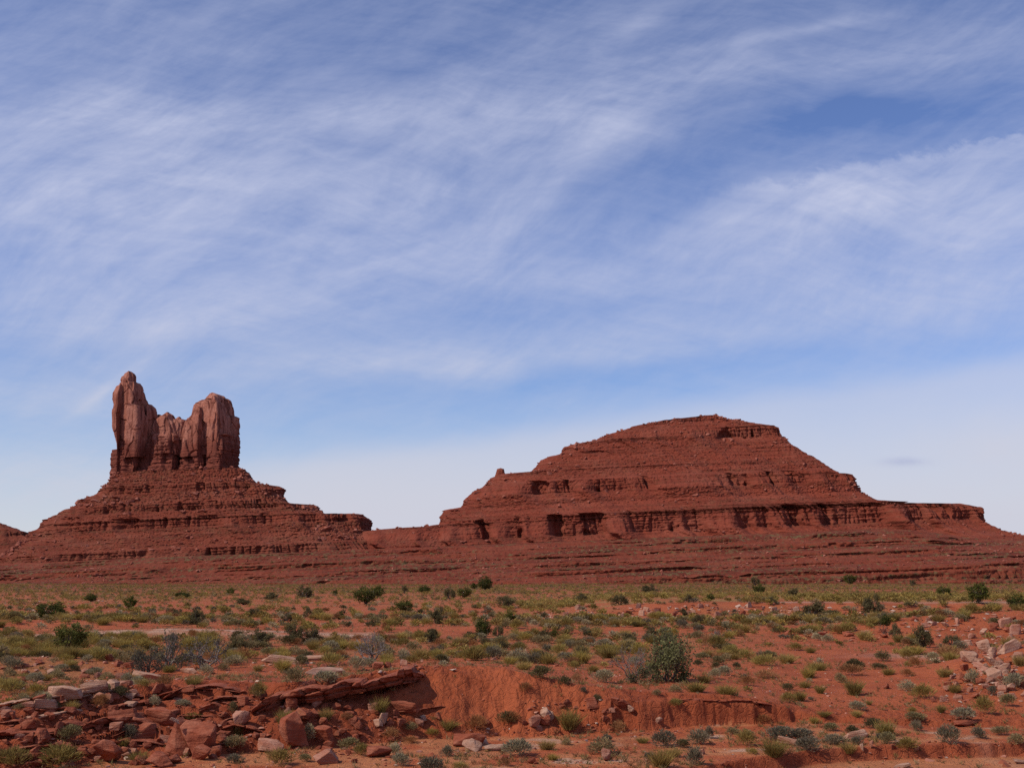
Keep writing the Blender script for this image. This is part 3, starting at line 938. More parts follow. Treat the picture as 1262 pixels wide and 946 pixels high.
    tower('rock_shoulder', [(1040, 790), (1020, 960)], [(1066, 790), (1135, 803), (1165, 838), (1172, 880), (1210, 910), (1260, 950), (1275, 975)], (10, 14, 20), Bm, 6, -.2, seed=67, rows=80, nf=110, **kw)


build_butte()


def build_far_mesa():
    e = bpy.data.objects.new('far_mesa', None)
    COL.objects.link(e)
    tag(e, 'dark red slope of another mesa at the edge beyond the butte', None, None, 'structure')
    left = [(-60, 640), (-90, 644), (-200, 660), (-320, 690), (-400, 740)]
    right = [(-15, 640), (2, 646), (8, 648.5), (28.5, 656), (30, 660), (40, 663), (44, 675), (70, 690), (110, 712), (150, 745)]
    f = [(640, 10), (646, 25), (652, 34), (656, 40), (664, 44), (690, 90), (712, 130), (745, 190)]
    loft('rock_body', -20, 1480, left, right, f, M['butte'], cliffs=[(645, 652, .7), (656, 664, .8)], rows=150, nf=420, nb=30, n=2.6, midf=.5, parent=e, seed=90, spur=8)


build_far_mesa()


def rock_lowpoly(seed, pts=11, flat=.7):
    r = np.random.default_rng(seed)
    p = r.normal(size=(pts, 3))
    p /= np.linalg.norm(p, axis=1, keepdims=True)
    p *= r.uniform(.75, 1.0, (pts, 1))
    p[:, 2] *= flat
    bm = bmesh.new()
    for q in p:
        bm.verts.new(q)
    bmesh.ops.convex_hull(bm, input=bm.verts)
    bmesh.ops.delete(bm, geom=[v for v in bm.verts if not v.link_faces], context='VERTS')
    bmesh.ops.triangulate(bm, faces=bm.faces)
    bm.verts.index_update()
    V = np.array([v.co[:] for v in bm.verts])
    Fc = np.array([[v.index for v in f.verts] for f in bm.faces])
    bm.free()
    return V, Fc


LOWROCKS = [rock_lowpoly(s, 9 + s % 5, .55 + .05 * (s % 6)) for s in range(14)]


def scatter_merge(protos, which, pos, size, yaw, cols=None, squash=None):
    """one mesh from many small copies"""
    Vs, Fs, Cs, off = [], [], [], 0
    for k in range(len(protos)):
        idx = np.nonzero(which == k)[0]
        if not len(idx):
            continue
        V, Fc = protos[k][:2]
        c, s = np.cos(yaw[idx])[:, None], np.sin(yaw[idx])[:, None]
        S = size[idx]
        if S.ndim == 1:
            S = np.repeat(S[:, None], 3, 1)
        x, y, z = V[:, 0] * S[:, :1], V[:, 1] * S[:, 1:2], V[:, 2] * S[:, 2:3]
        W = np.stack([c * x - s * y, s * x + c * y, z], -1) + pos[idx][:, None, :]
        Vs.append(W.reshape(-1, 3))
        Fs.append((Fc[None] + (off + np.arange(len(idx)) * len(V))[:, None, None]).reshape(-1, Fc.shape[1]))
        off += len(idx) * len(V)
        if cols is not None:
            base = cols[idx][:, None, :]
            if len(protos[k]) > 2:
                base = base * protos[k][2][None, :, None]
            Cs.append(np.broadcast_to(base, (len(idx), len(V), 3)).reshape(-1, 3))
    return np.concatenate(Vs), np.concatenate(Fs), (np.concatenate(Cs) if Cs else None)


def build_talus_rubble():
    r = np.random.default_rng(5)
    pos, size = [], []
    for (P, cl, z), n, smax, zlo, zhi in ((TALUS[0], 3800, 1.5, 0, 99), (TALUS[1], 2400, 2.2, 0, 999), (TALUS[2], 2600, 3.0, 0, 999)):
        a, b = P.shape[:2]
        i, j = r.integers(0, a, n * 6), r.integers(0, b, n * 6)
        p = P[i, j]
        dens = pn2(p[:, 0] / 40, p[:, 2] / 16, 91) + .5 * pn2(p[:, 0] / 14, p[:, 2] / 8, 92)
        ok = (cl[i, j] < .35) & (dens > r.uniform(-.25, .6, len(i)))
        p = p[ok][:n]
        pos.append(p)
        s = .45 + smax * .55 * r.pareto(3.2, len(p))
        size.append(np.minimum(s, smax * 1.25))
    pos, size = np.concatenate(pos), np.concatenate(size)
    n = len(pos)
    pos[:, 2] += size * .2
    S = size[:, None] * r.uniform(.7, 1.3, (n, 3))
    V, Fc, _ = scatter_merge(LOWROCKS, r.integers(0, 14, n), pos, S, r.uniform(0, 6.28, n))
    o = mesh_obj('talus_rubble', V, Fc, M['talus'], smooth=False)
    tag(o, kind='stuff')


M['talus'] = rock_country_mat('fallen_blocks', (.270, .085, .055), (.195, .058, .040), (.370, .150, .105), .2, 0, .6)
build_talus_rubble()
# ------------------------------------------------------------------ plants
def quads_from(base, dirv, side, length, width, bend=0.0):
    """leaf blades: pointed strips of 5 points. base, dirv, side (n,3); length, width (n,)"""
    n = len(base)
    L, Wd = length[:, None], width[:, None]
    mid = base + dirv * L * .55
    tip = base + dirv * L
    tip[:, 2] -= bend * length
    V = np.stack([base - side * Wd * .35, base + side * Wd * .35, mid + side * Wd * .5, mid - side * Wd * .5, tip], 1).reshape(-1, 3)
    k = np.arange(n)[:, None] * 5
    q = k + np.array([[0, 1, 2, 3]])
    t = k + np.array([[3, 2, 4]])
    return V, q, t


def unit(v):
    return v / (np.linalg.norm(v, axis=-1, keepdims=True) + 1e-9)


def sage_proto(seed, n=900, blade=.12, wid=.024, dome=1.0, lumps=9):
    """low rounded bush of short upright twigs and leaves; 1 wide, 1 high"""
    r = np.random.default_rng(seed)
    c = unit(r.normal(size=(lumps, 3)))
    c[:, 2] = np.abs(c[:, 2])
    c[:, :2] *= .26 * r.uniform(.3, 1.1, (lumps, 1))
    c[:, 2] = .18 + .34 * c[:, 2] * dome * r.uniform(.7, 1.15, lumps)
    k = r.integers(0, lumps, n)
    o = unit(r.normal(size=(n, 3)) + np.array([0, 0, .35])) * (r.uniform(.25, 1, (n, 1)) ** .4)
    rad = r.uniform(.17, .27, lumps)[k][:, None]
    base = c[k] + o * rad
    base[:, 2] = np.maximum(base[:, 2], .01)
    d = unit(unit(base - np.array([0, 0, -.25])) * 1.0 + unit(o) * .4 + r.normal(size=(n, 3)) * .28)
    s = unit(np.cross(d, r.normal(size=(n, 3))))
    V, q, t = quads_from(base, d, s, blade * r.uniform(.5, 1.3, n), wid * r.uniform(.6, 1.3, n))
    tone = np.repeat(r.uniform(.72, 1.22, n) * r.uniform(.85, 1.15, lumps)[k], 5)
    return V, q, t, tone


def tuft_proto(seed, n=520, wid=.015, lean=.85):
    """grassy shrub: many thin stems fanning out of one crown; 1 wide, 1 high"""
    r = np.random.default_rng(seed)
    m = r.integers(2, 5)
    cc = r.normal(size=(m, 2)) * .17
    k = r.integers(0, m, n)
    base = np.zeros((n, 3))
    base[:, :2] = cc[k] + r.normal(size=(n, 2)) * .10
    a, l = r.uniform(0, 6.283, n), lean * np.sqrt(r.uniform(0, 1, n))
    d = unit(np.stack([np.cos(a) * l, np.sin(a) * l, np.ones(n) * .75 + r.normal(size=n) * .1], 1))
    s = unit(np.cross(d, r.normal(size=(n, 3))))
    L = r.uniform(.45, 1.0, n)
    V, q, t = quads_from(base, d, s, L * .95, wid * r.uniform(.6, 1.3, n), .10)
    tone = np.repeat(r.uniform(.75, 1.2, n), 5) * np.tile(np.array([.8, .8, 1., 1., 1.12]), n)
    return V, q, t, tone


def tubes(segs, sides=4):
    """segs: list of (p0, p1, r0, r1)"""
    P0, P1 = np.array([s[0] for s in segs]), np.array([s[1] for s in segs])
    R0, R1 = np.array([s[2] for s in segs]), np.array([s[3] for s in segs])
    d = unit(P1 - P0)
    a = np.where(np.abs(d[:, 2:3]) < .9, np.array([[0, 0, 1.]]), np.array([[1., 0, 0]]))
    u = unit(np.cross(d, a))
    v = np.cross(d, u)
    th = np.arange(sides) / sides * 2 * np.pi
    ring = u[:, None] * np.cos(th)[None, :, None] + v[:, None] * np.sin(th)[None, :, None]
    V = np.concatenate([P0[:, None] + ring * R0[:, None, None], P1[:, None] + ring * R1[:, None, None]], 1).reshape(-1, 3)
    k = np.arange(len(segs))[:, None, None] * 2 * sides
    j = np.arange(sides)
    f = np.stack([j, (j + 1) % sides, (j + 1) % sides + sides, j + sides], 1)[None]
    return V, (k + f).reshape(-1, 4)


def branch(seed, stems=6, height=1.0, spread=.8, depth=4, r0=.03, kids=(2, 3), gnarl=.28, up=.25):
    """crooked branching: segments and the ends of the twigs"""
    r = np.random.default_rng(seed)
    segs, ends = [], []

    def grow(p, d, L, rad, lev):
        n = 3
        for i in range(n):
            d = d + r.normal(size=3) * gnarl * .55
            d[2] += up * .12
            d = d / np.linalg.norm(d)
            q = p + d * L / n
            q[2] = max(q[2], .02)
            segs.append((p, q, rad * (1 - .22 * i / n), rad * (1 - .22 * (i + 1) / n)))
            p = q
            if lev >= 1 and r.random() < .35:
                e = d + r.normal(size=3) * .6
                e = e / np.linalg.norm(e)
                segs.append((p, p + e * L * .35, rad * .5, rad * .2))
                ends.append((p + e * L * .35, e))
        if lev == 0:
            ends.append((p, d))
            return
        for _ in range(r.integers(kids[0], kids[1] + 1)):
            e = d + r.normal(size=3) * .62
            e[2] += up * .3
            grow(p, e / np.linalg.norm(e), L * r.uniform(.58, .82), rad * .62, lev - 1)
    for i in range(stems):
        a = 6.283 * (i + r.uniform(-.3, .3)) / stems
        l = spread * r.uniform(.35, 1.0)
        d = np.array([math.cos(a) * l, math.sin(a) * l, 1 - .35 * l])
        grow(np.array([math.cos(a), math.sin(a), 0]) * .03 * stems * .2, d / np.linalg.norm(d), height * .36 * r.uniform(.8, 1.15), r0 * r.uniform(.7, 1.1), depth - 1)
    return segs, ends


def norm_box(*Vs):
    """scale so that the plant is 1 wide and 1 high, feet on the ground"""
    A = np.concatenate(Vs)
    lo, hi = np.percentile(A, 1, axis=0), np.percentile(A, 99, axis=0)
    w = max(hi[0] - lo[0], hi[1] - lo[1])
    c = (lo + hi) / 2
    return [np.stack([(V[:, 0] - c[0]) / w, (V[:, 1] - c[1]) / w, (V[:, 2]) / hi[2]], 1) for V in Vs]


def leaves_on(ends, seed, per=16, rad=.09, size=.06, wid=.03):
    r = np.random.default_rng(seed)
    E = np.array([e[0] for e in ends])
    D = np.array([e[1] for e in ends])
    k = np.repeat(np.arange(len(E)), per)
    n = len(k)
    base = E[k] + r.normal(size=(n, 3)) * rad - D[k] * rad * .6 * r.uniform(0, 1, (n, 1))
    d = unit(D[k] * .6 + r.normal(size=(n, 3)) * .7)
    s = unit(np.cross(d, r.normal(size=(n, 3))))
    V, q, t = quads_from(base, d, s, size * r.uniform(.6, 1.3, n), wid * r.uniform(.7, 1.3, n))
    tone = np.repeat(r.uniform(.7, 1.25, n) * np.repeat(r.uniform(.75, 1.2, len(E)), per), 5)
    return V, q, t, tone


COLS = {  # leaf colours
    'g': ((.310, .228, .105), (.255, .200, .088), (.335, .245, .115)),
    'b': ((.215, .172, .104), (.180, .148, .092), (.240, .190, .110)),
    'p': ((.410, .325, .180), (.360, .295, .168), (.430, .335, .180)),
    'y': ((.370, .265, .068), (.330, .245, .068), (.400, .280, .085)),
    'o': ((.310, .210, .060), (.265, .190, .055), (.345, .228, .072)),
    'r': ((.350, .160, .062), (.300, .145, .060), (.370, .185, .078)),
    'd': ((.100, .105, .022), (.080, .088, .020), (.118, .116, .028)),
    'k': ((.150, .118, .050), (.125, .102, .045), (.172, .132, .058)),
}
WORD = {'g': 'grey-green', 'b': 'dark bluish-grey', 'p': 'pale grey', 'y': 'yellow-green', 'o': 'olive', 'r': 'rusty brown', 'd': 'dark green', 'k': 'dull dark'}
KIND = {'g': ('sage_shrub', 'sage shrub', 'shrub'), 'b': ('sage_shrub', 'sage shrub', 'shrub'), 'p': ('sage_shrub', 'sage shrub', 'shrub'),
        'k': ('sage_shrub', 'sage shrub', 'shrub'), 'y': ('rabbit_bush', 'grassy bush', 'bush'), 'o': ('rabbit_bush', 'grassy bush', 'bush'),
        'r': ('russet_shrub', 'twiggy shrub', 'shrub')}
GROUPS = {'sage_shrub': 'sage shrubs scattered over the plain', 'rabbit_bush': 'grassy bushes scattered over the plain', 'russet_shrub': 'rusty shrubs scattered over the plain'}
STORE = bpy.data.collections.new('store')      # never linked: only keeps the first of each kind


def proto_mesh(name, V, faces, tone, colr, mat):
    col = np.array(colr)[None] * tone[:, None]
    # tone varies by blade; grassy ones are darker at the foot, lighter at the tip
    o = mesh_obj(name, V, faces, mat, smooth=True, col=col)
    me = o.data
    bpy.data.objects.remove(o)
    return me


PLANT_MESH = {}
for code in 'gbpkyor':
    PLANT_MESH[code] = []
    for i in range(5):
        sd = ord(code) * 10 + i
        if code in 'yo':
            P_ = tuft_proto(sd) if i % 2 == 0 else sage_proto(sd, 800, .20, .016, .9, 8)
        elif code == 'r':
            P_ = sage_proto(sd, 700, .18, .014, .8, 8)
        else:
            P_ = sage_proto(sd, 950, .12, .024, 1.0, 6 + i)
        V, q, t, tone = P_
        V = norm_box(V)[0]
        PLANT_MESH[code].append(proto_mesh(KIND[code][0], V, [q, t], tone, COLS[code][i % 3], M['leaf']))

PLANTS = []      # (px, base py, width px, height px, code)
HAND = """
16 823 22 13 b,8 855 30 18 y,24 852 14 12 g,30 860 14 10 o,42 856 20 14 y,68 851 20 10 o,54 863 18 9 p,24 873 14 7 g,68 874 12 10 k,88 874 16 12 y,123 870 22 14 r,156 842 12 12 p,
177 846 14 8 o,202 848 20 16 r,238 846 20 14 o,191 869 14 12 p,148 858 18 12 k,131 852 12 9 g,84 913 24 18 g,160 911 18 17 b,152 920 12 12 y,73 943 46 24 o,14 944 40 22 o,241 923 22 24 o,
287 923 26 16 g,292 904 14 20 o,287 877 10 12 g,238 885 20 8 o,254 831 16 12 p,276 826 12 9 g,317 858 14 14 g,208 828 16 10 y,106 815 14 8 p,68 833 14 7 k,91 826 12 7 k,363 842 26 18 g,348 826 22 15 y,
372 820 16 12 g,319 858 20 16 o,401 842 26 14 p,440 826 20 16 p,468 877 22 18 y,353 892 26 18 y,382 912 14 18 p,402 886 18 14 o,428 886 14 9 r,505 899 16 9 g,480 908 20 12 r,532 906 14 9 y,506 915 20 8 r,
554 897 22 12 o,586 900 24 18 r,625 892 20 14 k,429 923 22 13 g,445 931 18 15 o,486 931 18 14 p,345 942 32 18 o,376 938 14 9 g,550 931 14 12 b,494 943 20 14 p,529 944 18 10 r,624 943 16 10 r,566 945 18 8 y,
586 810 20 10 r,568 810 16 8 b,532 789 14 13 k,318 827 14 9 o,638 931 32 18 p,629 892 22 14 r,701 896 28 24 o,761 901 20 13 r,675 923 22 12 o,681 936 14 9 y,698 917 12 8 g,747 913 14 8 b,742 928 32 18 g,
792 915 16 8 o,819 920 26 18 b,842 921 14 10 k,861 916 24 16 b,873 909 12 13 b,855 942 20 20 b,815 944 30 22 o,903 904 16 8 g,920 919 24 18 o,927 928 16 7 y,715 817 24 16 y,707 823 14 9 y,675 818 24 14 o,
667 835 24 14 k,647 851 16 10 r,696 843 14 10 k,711 840 14 10 r,731 827 14 9 o,743 840 26 14 p,646 825 22 11 y,868 841 18 11 o,881 836 14 12 p,858 852 28 13 o,896 855 28 12 o,920 844 20 11 r,809 856 10 7 g,
832 852 16 8 g,874 796 16 14 r,872 809 14 10 o,893 813 16 8 g,861 820 10 7 k,882 823 9 7 k,908 823 9 7 k,934 818 14 9 y,832 870 16 9 o,736 863 10 8 k,719 852 7 6 b,942 820 28 13 y,970 817 24 12 y,946 835 24 10 r,
996 835 18 14 y,992 847 16 9 o,1011 854 14 11 o,1049 832 30 13 r,1037 841 14 11 g,1053 856 24 20 o,970 850 14 8 k,985 863 20 13 o,999 804 14 8 o,980 801 18 9 o,1088 814 18 11 k,1084 824 16 7 k,1095 831 16 9 o,
1119 833 16 9 r,1118 812 16 12 o,1129 822 16 12 r,1149 814 16 10 p,1169 812 28 16 r,1165 833 20 11 o,1198 841 18 15 p,1249 847 24 16 p,1118 851 20 12 p,1137 860 28 16 o,1177 853 16 11 o,1223 856 10 11 b,
1057 874 18 10 p,1071 868 8 6 o,1016 882 18 7 o,1056 883 14 8 y,1004 891 12 9 y,1125 877 12 8 o,1160 878 12 10 o,1188 887 24 14 p,1214 879 22 20 o,1242 870 16 14 g,1129 889 22 11 g,1130 900 14 12 b,1025 900 18 9 g,
1050 904 14 10 k,1077 897 20 12 k,1092 906 22 20 y,1094 916 20 13 g,1117 923 24 14 o,1169 916 24 20 b,1207 909 16 12 b,1232 905 20 10 g,1252 919 18 14 g,961 912 34 16 b,988 911 28 13 b,996 924 28 15 b,
954 931 34 20 o,1030 917 26 12 b,1057 917 14 10 b,1045 927 20 13 o,1257 820 18 14 o,142 765 30 10 o,240 768 14 10 k,540 812 18 12 y,498 812 16 12 p,556 806 14 8 y,612 806 16 12 y,640 804 20 12 o,660 806 14 9 y,
450 806 24 12 o,478 808 18 12 g,510 802 16 11 g,600 796 14 9 k,620 800 12 9 k,690 806 20 12 y,345 810 22 12 y,330 808 16 10 g,300 812 18 10 y,400 806 22 10 y,420 800 18 12 y,380 812 14 9 k,30 838 18 10 y,12 832 16 9 g
"""
for row in HAND.replace('\n', '').split(','):
    a = row.split()
    if len(a) == 5:
        PLANTS.append((float(a[0]), float(a[1]), float(a[2]), float(a[3]), a[4], True))
HP = np.array([p[:4] for p in PLANTS])
G = ground_at(HP[:, 0], HP[:, 1])
PL = [(g[0], g[1], p[2] / F * g[1] * 1.08, p[3] / F * g[1] * 1.12, p[4]) for p, g in zip(PLANTS, G)]


def scatter_plants():
    r = np.random.default_rng(21)
    out = []
    n = 140000
    y = 34 * np.exp(r.uniform(0, math.log(1000 / 34.), n))
    x = r.uniform(-.475, .475, n) * y
    # candidates per square metre
    area = .95 * y * y * math.log(1000 / 34.) / n
    _, q = terrain(x, y, True)
    xr = q['xr']
    clump = fbm2(x * .22, y * .22, 3, seed=101)
    big = fbm2(x * .05, y * .05, 2, seed=103)
    low, up = y < q['yf'], y > q['yc']
    dens = np.zeros(n)
    dens = np.where(low & (q['yb'] < y), .10, dens)
    dens = np.where(q['face'] > 0, .05 * (1 - q['wm']), dens)
    mid = up & (y < 112)
    dens = np.where(mid, .42 * sst(y, 57, 66), dens)
    dens = np.where(mid & (xr < 190), .85, dens)
    dens = np.where(mid & (xr > 900), .16 + .30 * sst(y, 86, 100), dens)
    dens = np.where(up & (y > 93) & (y < 112) & (xr < 640), .07, dens)
    dens = np.where(up & (y >= 112) & (y < 150), .27, dens)
    dens = np.where(up & (y >= 112) & (y < 150) & (xr > 600), .40, dens)
    dens = np.where(up & (y >= 150), .14, dens)
    dens = np.where(up & (y >= 164) & (y < 225) & (xr > 640), .36, dens)
    dens = np.where(up & (y >= 300), .085, dens)
    dens = np.where(up & (y >= 520), .055, dens)
    streak = fbm2(x * .018, y * .075, 3, seed=107)
    dens = dens * np.clip(.55 + 1.7 * clump + .5 * big + np.where(y > 105, 2.4 * streak, 0), .03, 2.4)
    ty = 99 + .08 * x
    dens = np.where((np.abs(y - ty) < 2.6) & (xr < 480), .01, dens)
    ok = r.uniform(size=n) < dens * area
    x, y, xr, clump, low = x[ok], y[ok], xr[ok], clump[ok], low[ok]
    u = r.uniform(size=len(x))
    kindn = fbm2(x * .09, y * .09, 2, seed=105)
    for i in range(len(x)):
        near = y[i] < 62
        v = u[i] + .35 * kindn[i]
        if 164 < y[i] < 225 and xr[i] > 640:
            code = 'y' if v < .75 else 'o'
        elif y[i] > 225:
            code = 'o' if v < .35 else 'g' if v < .65 else 'y' if v < .82 else 'k'
        elif low[i]:
            code = 'o' if v < .3 else 'b' if v < .55 else 'g' if v < .75 else 'r' if v < .9 else 'p'
        else:
            code = 'y' if v < .24 else 'o' if v < .48 else 'g' if v < .66 else 'p' if v < .76 else 'k' if v < .86 else 'b' if v < .93 else 'r'
        w = r.uniform(.45, 1.15) * (1.15 if y[i] > 110 else 1.0)
        if near: w *= .68
        if code in 'yo' and y[i] > 58: w *= 1.2
        if y[i] > 300: w *= 1.25
        out.append((x[i], y[i], w, w * r.uniform(.48, .72), code))
    return out


RAND = scatter_plants()
# keep clear of the plants placed by eye
hx = np.array([(p[0], p[1]) for p in PL])
keepers = []
for p in RAND:
    d = np.hypot(hx[:, 0] - p[0], (hx[:, 1] - p[1]) * .6)
    if p[1] < 90 and d.min() < .55:
        continue
    keepers.append(p)
RAND = keepers

# the largest in view become plants of their own, the rest one mass of scrub
ALL = [(p, True) for p in PL] + [(p, False) for p in RAND]
ALL.sort(key=lambda q: -(q[0][2] * q[0][3] / q[0][1] ** 2) - (1 if q[1] else 0))
counts = {}
LABELLED = []         # (object, px, py, wpx, hpx, adjective, noun)
rest = []
prng = random.Random(3)


def to_px(x, y, z):
    c, s = math.cos(PITCH), math.sin(PITCH)
    dep = y * c + (z - EYE) * s
    v = -y * s + (z - EYE) * c
    return PW / 2 + F * x / dep, PH / 2 - F * v / dep


pts = np.array([(q[0][0], q[0][1]) for q in ALL])
ZZ = terrain(pts[:, 0], pts[:, 1])
for (p, hand), z in zip(ALL, ZZ):
    x, y, w, h, code = p
    name, noun, cat = KIND[code]
    lim = {'sage_shrub': 285, 'rabbit_bush': 285, 'russet_shrub': 70}[name]
    px, py = to_px(x, y, z)
    inside = -10 < px < PW + 10 and py < PH + 14
    if counts.get(name, 0) >= lim or not inside:
        rest.append((x, y, z, w, h, code))
        continue
    counts[name] = counts.get(name, 0) + 1
    o = bpy.data.objects.new(name, prng.choice(PLANT_MESH[code]))
    o.location = (x, y, z - .03)
    o.rotation_euler = (0, 0, prng.uniform(0, 6.28))
    o.scale = (w, w, h)
    COL.objects.link(o)
    tag(o, None, cat, GROUPS[name])
    LABELLED.append([o, px, py, w / y * F, h / y * F, WORD[code], noun])

# ---- the mass of small scrub further out
def low_bush(seed, n):
    V, q, t, tone = sage_proto(seed, n, .24, .065, 1.0, 6)
    V = norm_box(V)[0]
    T = np.concatenate([q[:, [0, 1, 2]], q[:, [0, 2, 3]], t])
    return V, T, tone


LB_near = [low_bush(300 + i, 130) for i in range(5)]
LB_far = [low_bush(320 + i, 44) for i in range(5)]


def build_scrub():
    r = np.random.default_rng(31)
    P, cl_, zp_ = TALUS[0]
    for _ in range(5200):
        i, j = r.integers(0, len(zp_)), r.integers(0, P.shape[1])
        p = P[i, j]
        lim = math.exp(-max(p[2] - terrain(p[0], p[1]), 0) / 7.0) * .9 + .06
        if cl_[i, j] < .3 and r.uniform() < lim * (.4 + 1.2 * max(0, float(pn2(p[0] / 30, p[2] / 3, 120)) + .3)):
            w = r.uniform(1.0, 2.6)
            rest.append((p[0], p[1] - .2, p[2], w, w * r.uniform(.5, .8), 'okgkd'[r.integers(0, 5)]))
    A = np.array([(a[0], a[1], a[2] - .03) for a in rest])
    W = np.array([a[3] for a in rest])
    Hh = np.array([a[4] for a in rest])
    C = np.array([COLS[a[5]][r.integers(0, 3)] for a in rest]) * r.uniform(.8, 1.15, (len(rest), 1))
    far = A[:, 1] > 190
    Vs, Fs, Cs, off = [], [], [], 0
    for m, pr in ((~far, LB_near), (far, LB_far)):
        if not m.any():
            continue
        S = np.stack([W[m], W[m], Hh[m]], 1)
        V, Fc, Cc = scatter_merge(pr, r.integers(0, 5, m.sum()), A[m], S, r.uniform(0, 6.28, m.sum()), C[m])
        Vs.append(V); Fs.append(Fc + off); Cs.append(Cc)
        off += len(V)
    o = mesh_obj('scrub', np.concatenate(Vs), np.concatenate(Fs), M['leaf'], col=np.concatenate(Cs))
    tag(o, kind='stuff')


build_scrub()

def build_dry_grass():
    r = np.random.default_rng(61)
    n = 26000
    y = 33 * np.exp(r.uniform(0, math.log(120 / 33.), n))
    x = r.uniform(-.47, .47, n) * y
    _, q = terrain(x, y, True)
    d = np.clip(.35 + 1.3 * fbm2(x * .18, y * .18, 3, seed=131) + .6 * fbm2(x * .6, y * .6, 2, seed=134), .02, 1)
    d = d * np.where(q['face'] > 0, .12, 1) * np.where(q['yb'] > y, .25, 1)
    ok = r.uniform(size=n) < d
    x, y = x[ok], y[ok]
    n = len(x)
    protos = []
    for i in range(6):
        V, a_, b_, tone = tuft_proto(900 + i, 16, .07, 1.1)
        V = norm_box(V)[0]
        protos.append((V, np.concatenate([a_[:, [0, 1, 2]], a_[:, [0, 2, 3]], b_]), tone))
    C = np.array([(.30, .20, .075), (.25, .17, .06), (.33, .24, .12), (.22, .17, .07), (.27, .13, .06)])[r.integers(0, 5, n)] * r.uniform(.8, 1.2, (n, 1))
    w = r.uniform(.10, .34, n)
    S = np.stack([w, w, w * r.uniform(.4, .9, n)], 1)
    V, Fc, Cc = scatter_merge(protos, r.integers(0, 6, n), np.stack([x, y, terrain(x, y) - .01], 1), S, r.uniform(0, 6.28, n), C)
    tag(mesh_obj('dry_grass', V, Fc, M['leaf'], col=Cc), kind='stuff')


build_dry_grass()

# ---- junipers and tall green bushes
def juniper_meshes(seed, code, dense=1.0, open_=False):
    r = np.random.default_rng(seed)
    segs, ends = branch(seed, 4 if not open_ else 5, 1.0, .75, 4 if not open_ else 4, .045, (2, 3), .25, .35)
    Vt, Ft = tubes(segs, 5)
    extra = []
    if not open_:                       # filled crown
        n = 95
        c = unit(r.normal(size=(n, 3)))
        c[:, 2] = c[:, 2] * .42 + .58
        c[:, :2] *= .46
        c = c * r.uniform(.72, 1.0, (n, 1)) + np.array([0, 0, .05])
        lump = 1 + .75 * pn3(c[:, 0] * 2.6, c[:, 1] * 2.6, c[:, 2] * 2.6, seed)
        c[:, :2] *= lump[:, None]
        c[:, 2] = .55 + (c[:, 2] - .55) * lump
        extra = [(a, unit(a - np.array([0, 0, .3]))) for a in c if a[2] > .10]
        V, q, t, tone = leaves_on(extra, seed + 1, int(22 * dense), .06, .075, .040)
        lo, hi = np.percentile(V, 1, axis=0), np.percentile(V, 99, axis=0)
        w = max(hi[0] - lo[0], hi[1] - lo[1])
        V = np.stack([V[:, 0] / w, V[:, 1] / w, V[:, 2] / hi[2]], 1)
        Vt = Vt / np.array([np.abs(Vt[:, 0]).max() * 2.6, np.abs(Vt[:, 1]).max() * 2.6, Vt[:, 2].max() * 1.15])
    else:
        V, q, t, tone = leaves_on(ends, seed + 1, int(15 * dense), .07, .075, .038)
        V, Vt = norm_box(V, Vt)
    col = np.array(COLS[code][seed % 3])[None] * tone[:, None]
    a = mesh_obj('crown', V, [q, t], M['leaf'], col=col)
    b = mesh_obj('trunk', Vt, Ft, M['bark'])
    ma, mb = a.data, b.data
    bpy.data.objects.remove(a)
    bpy.data.objects.remove(b)
    return ma, mb


JUN = [juniper_meshes(400 + i, 'd', 1.0) for i in range(4)]
OPEN = [juniper_meshes(420 + i, 'k', 1.25, True) for i in range(4)]
TREES = """60.8 763 30 18 d 0,85.5 803 32 30 d 0,160 750.5 15 14 d 0,112 741 14 9 d 0,122 764 10 11 d 1,241 769 20 18 d 1,217 760 17 9 d 1,222 736 14 7 d 0,229 737 9 6 d 0,375 736 19 13 d 1,
284 733 9 8 d 0,335 740 15 9 d 1,413 733 5 6 d 0,451 744 26 18 d 0,465 737 14 14 d 0,300 745 16 7 d 1,313 760 18 10 d 1,354 765 14 9 d 1,380 759 10 10 d 1,419 763 11 9 d 0,293 802 22 15 d 1,
498 754 20 13 d 0,499 731 9 9 d 1,523 731 14 9 d 0,554 738 13 12 d 1,572 737 15 12 d 0,584 726 8 7 d 0,598 727 17 15 d 0,624 749 19 13 d 1,540 768 20 17 d 1,628 767 14 11 d 0,595 786 18 23 d 0,
614 784 12 12 d 1,531 791 15 14 d 1,683 785 11 9 d 0,717 742 13 10 d 1,764 745 18 11 k 1,800 730 18 9 k 1,848 742 11 9 d 1,876 740 9 8 d 0,931 721 10 9 d 1,935 734 13 13 d 0,952 744 11 8 k 1,977 735 14 9 k 1,
861 770 16 12 k 1,844 758 11 9 k 1,802 786 18 13 k 1,777 796 20 14 k 1,996 715 14 10 d 1,1048 720 14 11 d 0,1125 722 9 7 k 1,1003 759 26 15 d 1,1022 761 20 9 k 1,1076 756 24 20 k 1,1105 787 14 17 k 1,
1138 797 20 23 d 1,1173 794 18 10 k 1,1164 736 15 12 d 0,1206 743 24 22 d 0,1254 751 22 16 d 0,364 793 22 22 d 1,321 796 27 18 k 1,385 793 22 17 k 1,1090 782 12 22 d 2"""
T_ROWS = [[float(v) if i != 4 else v for i, v in enumerate(row.split())] for row in TREES.replace('\n', '').split(',')]
TG = ground_at([a[0] for a in T_ROWS], [a[1] for a in T_ROWS])


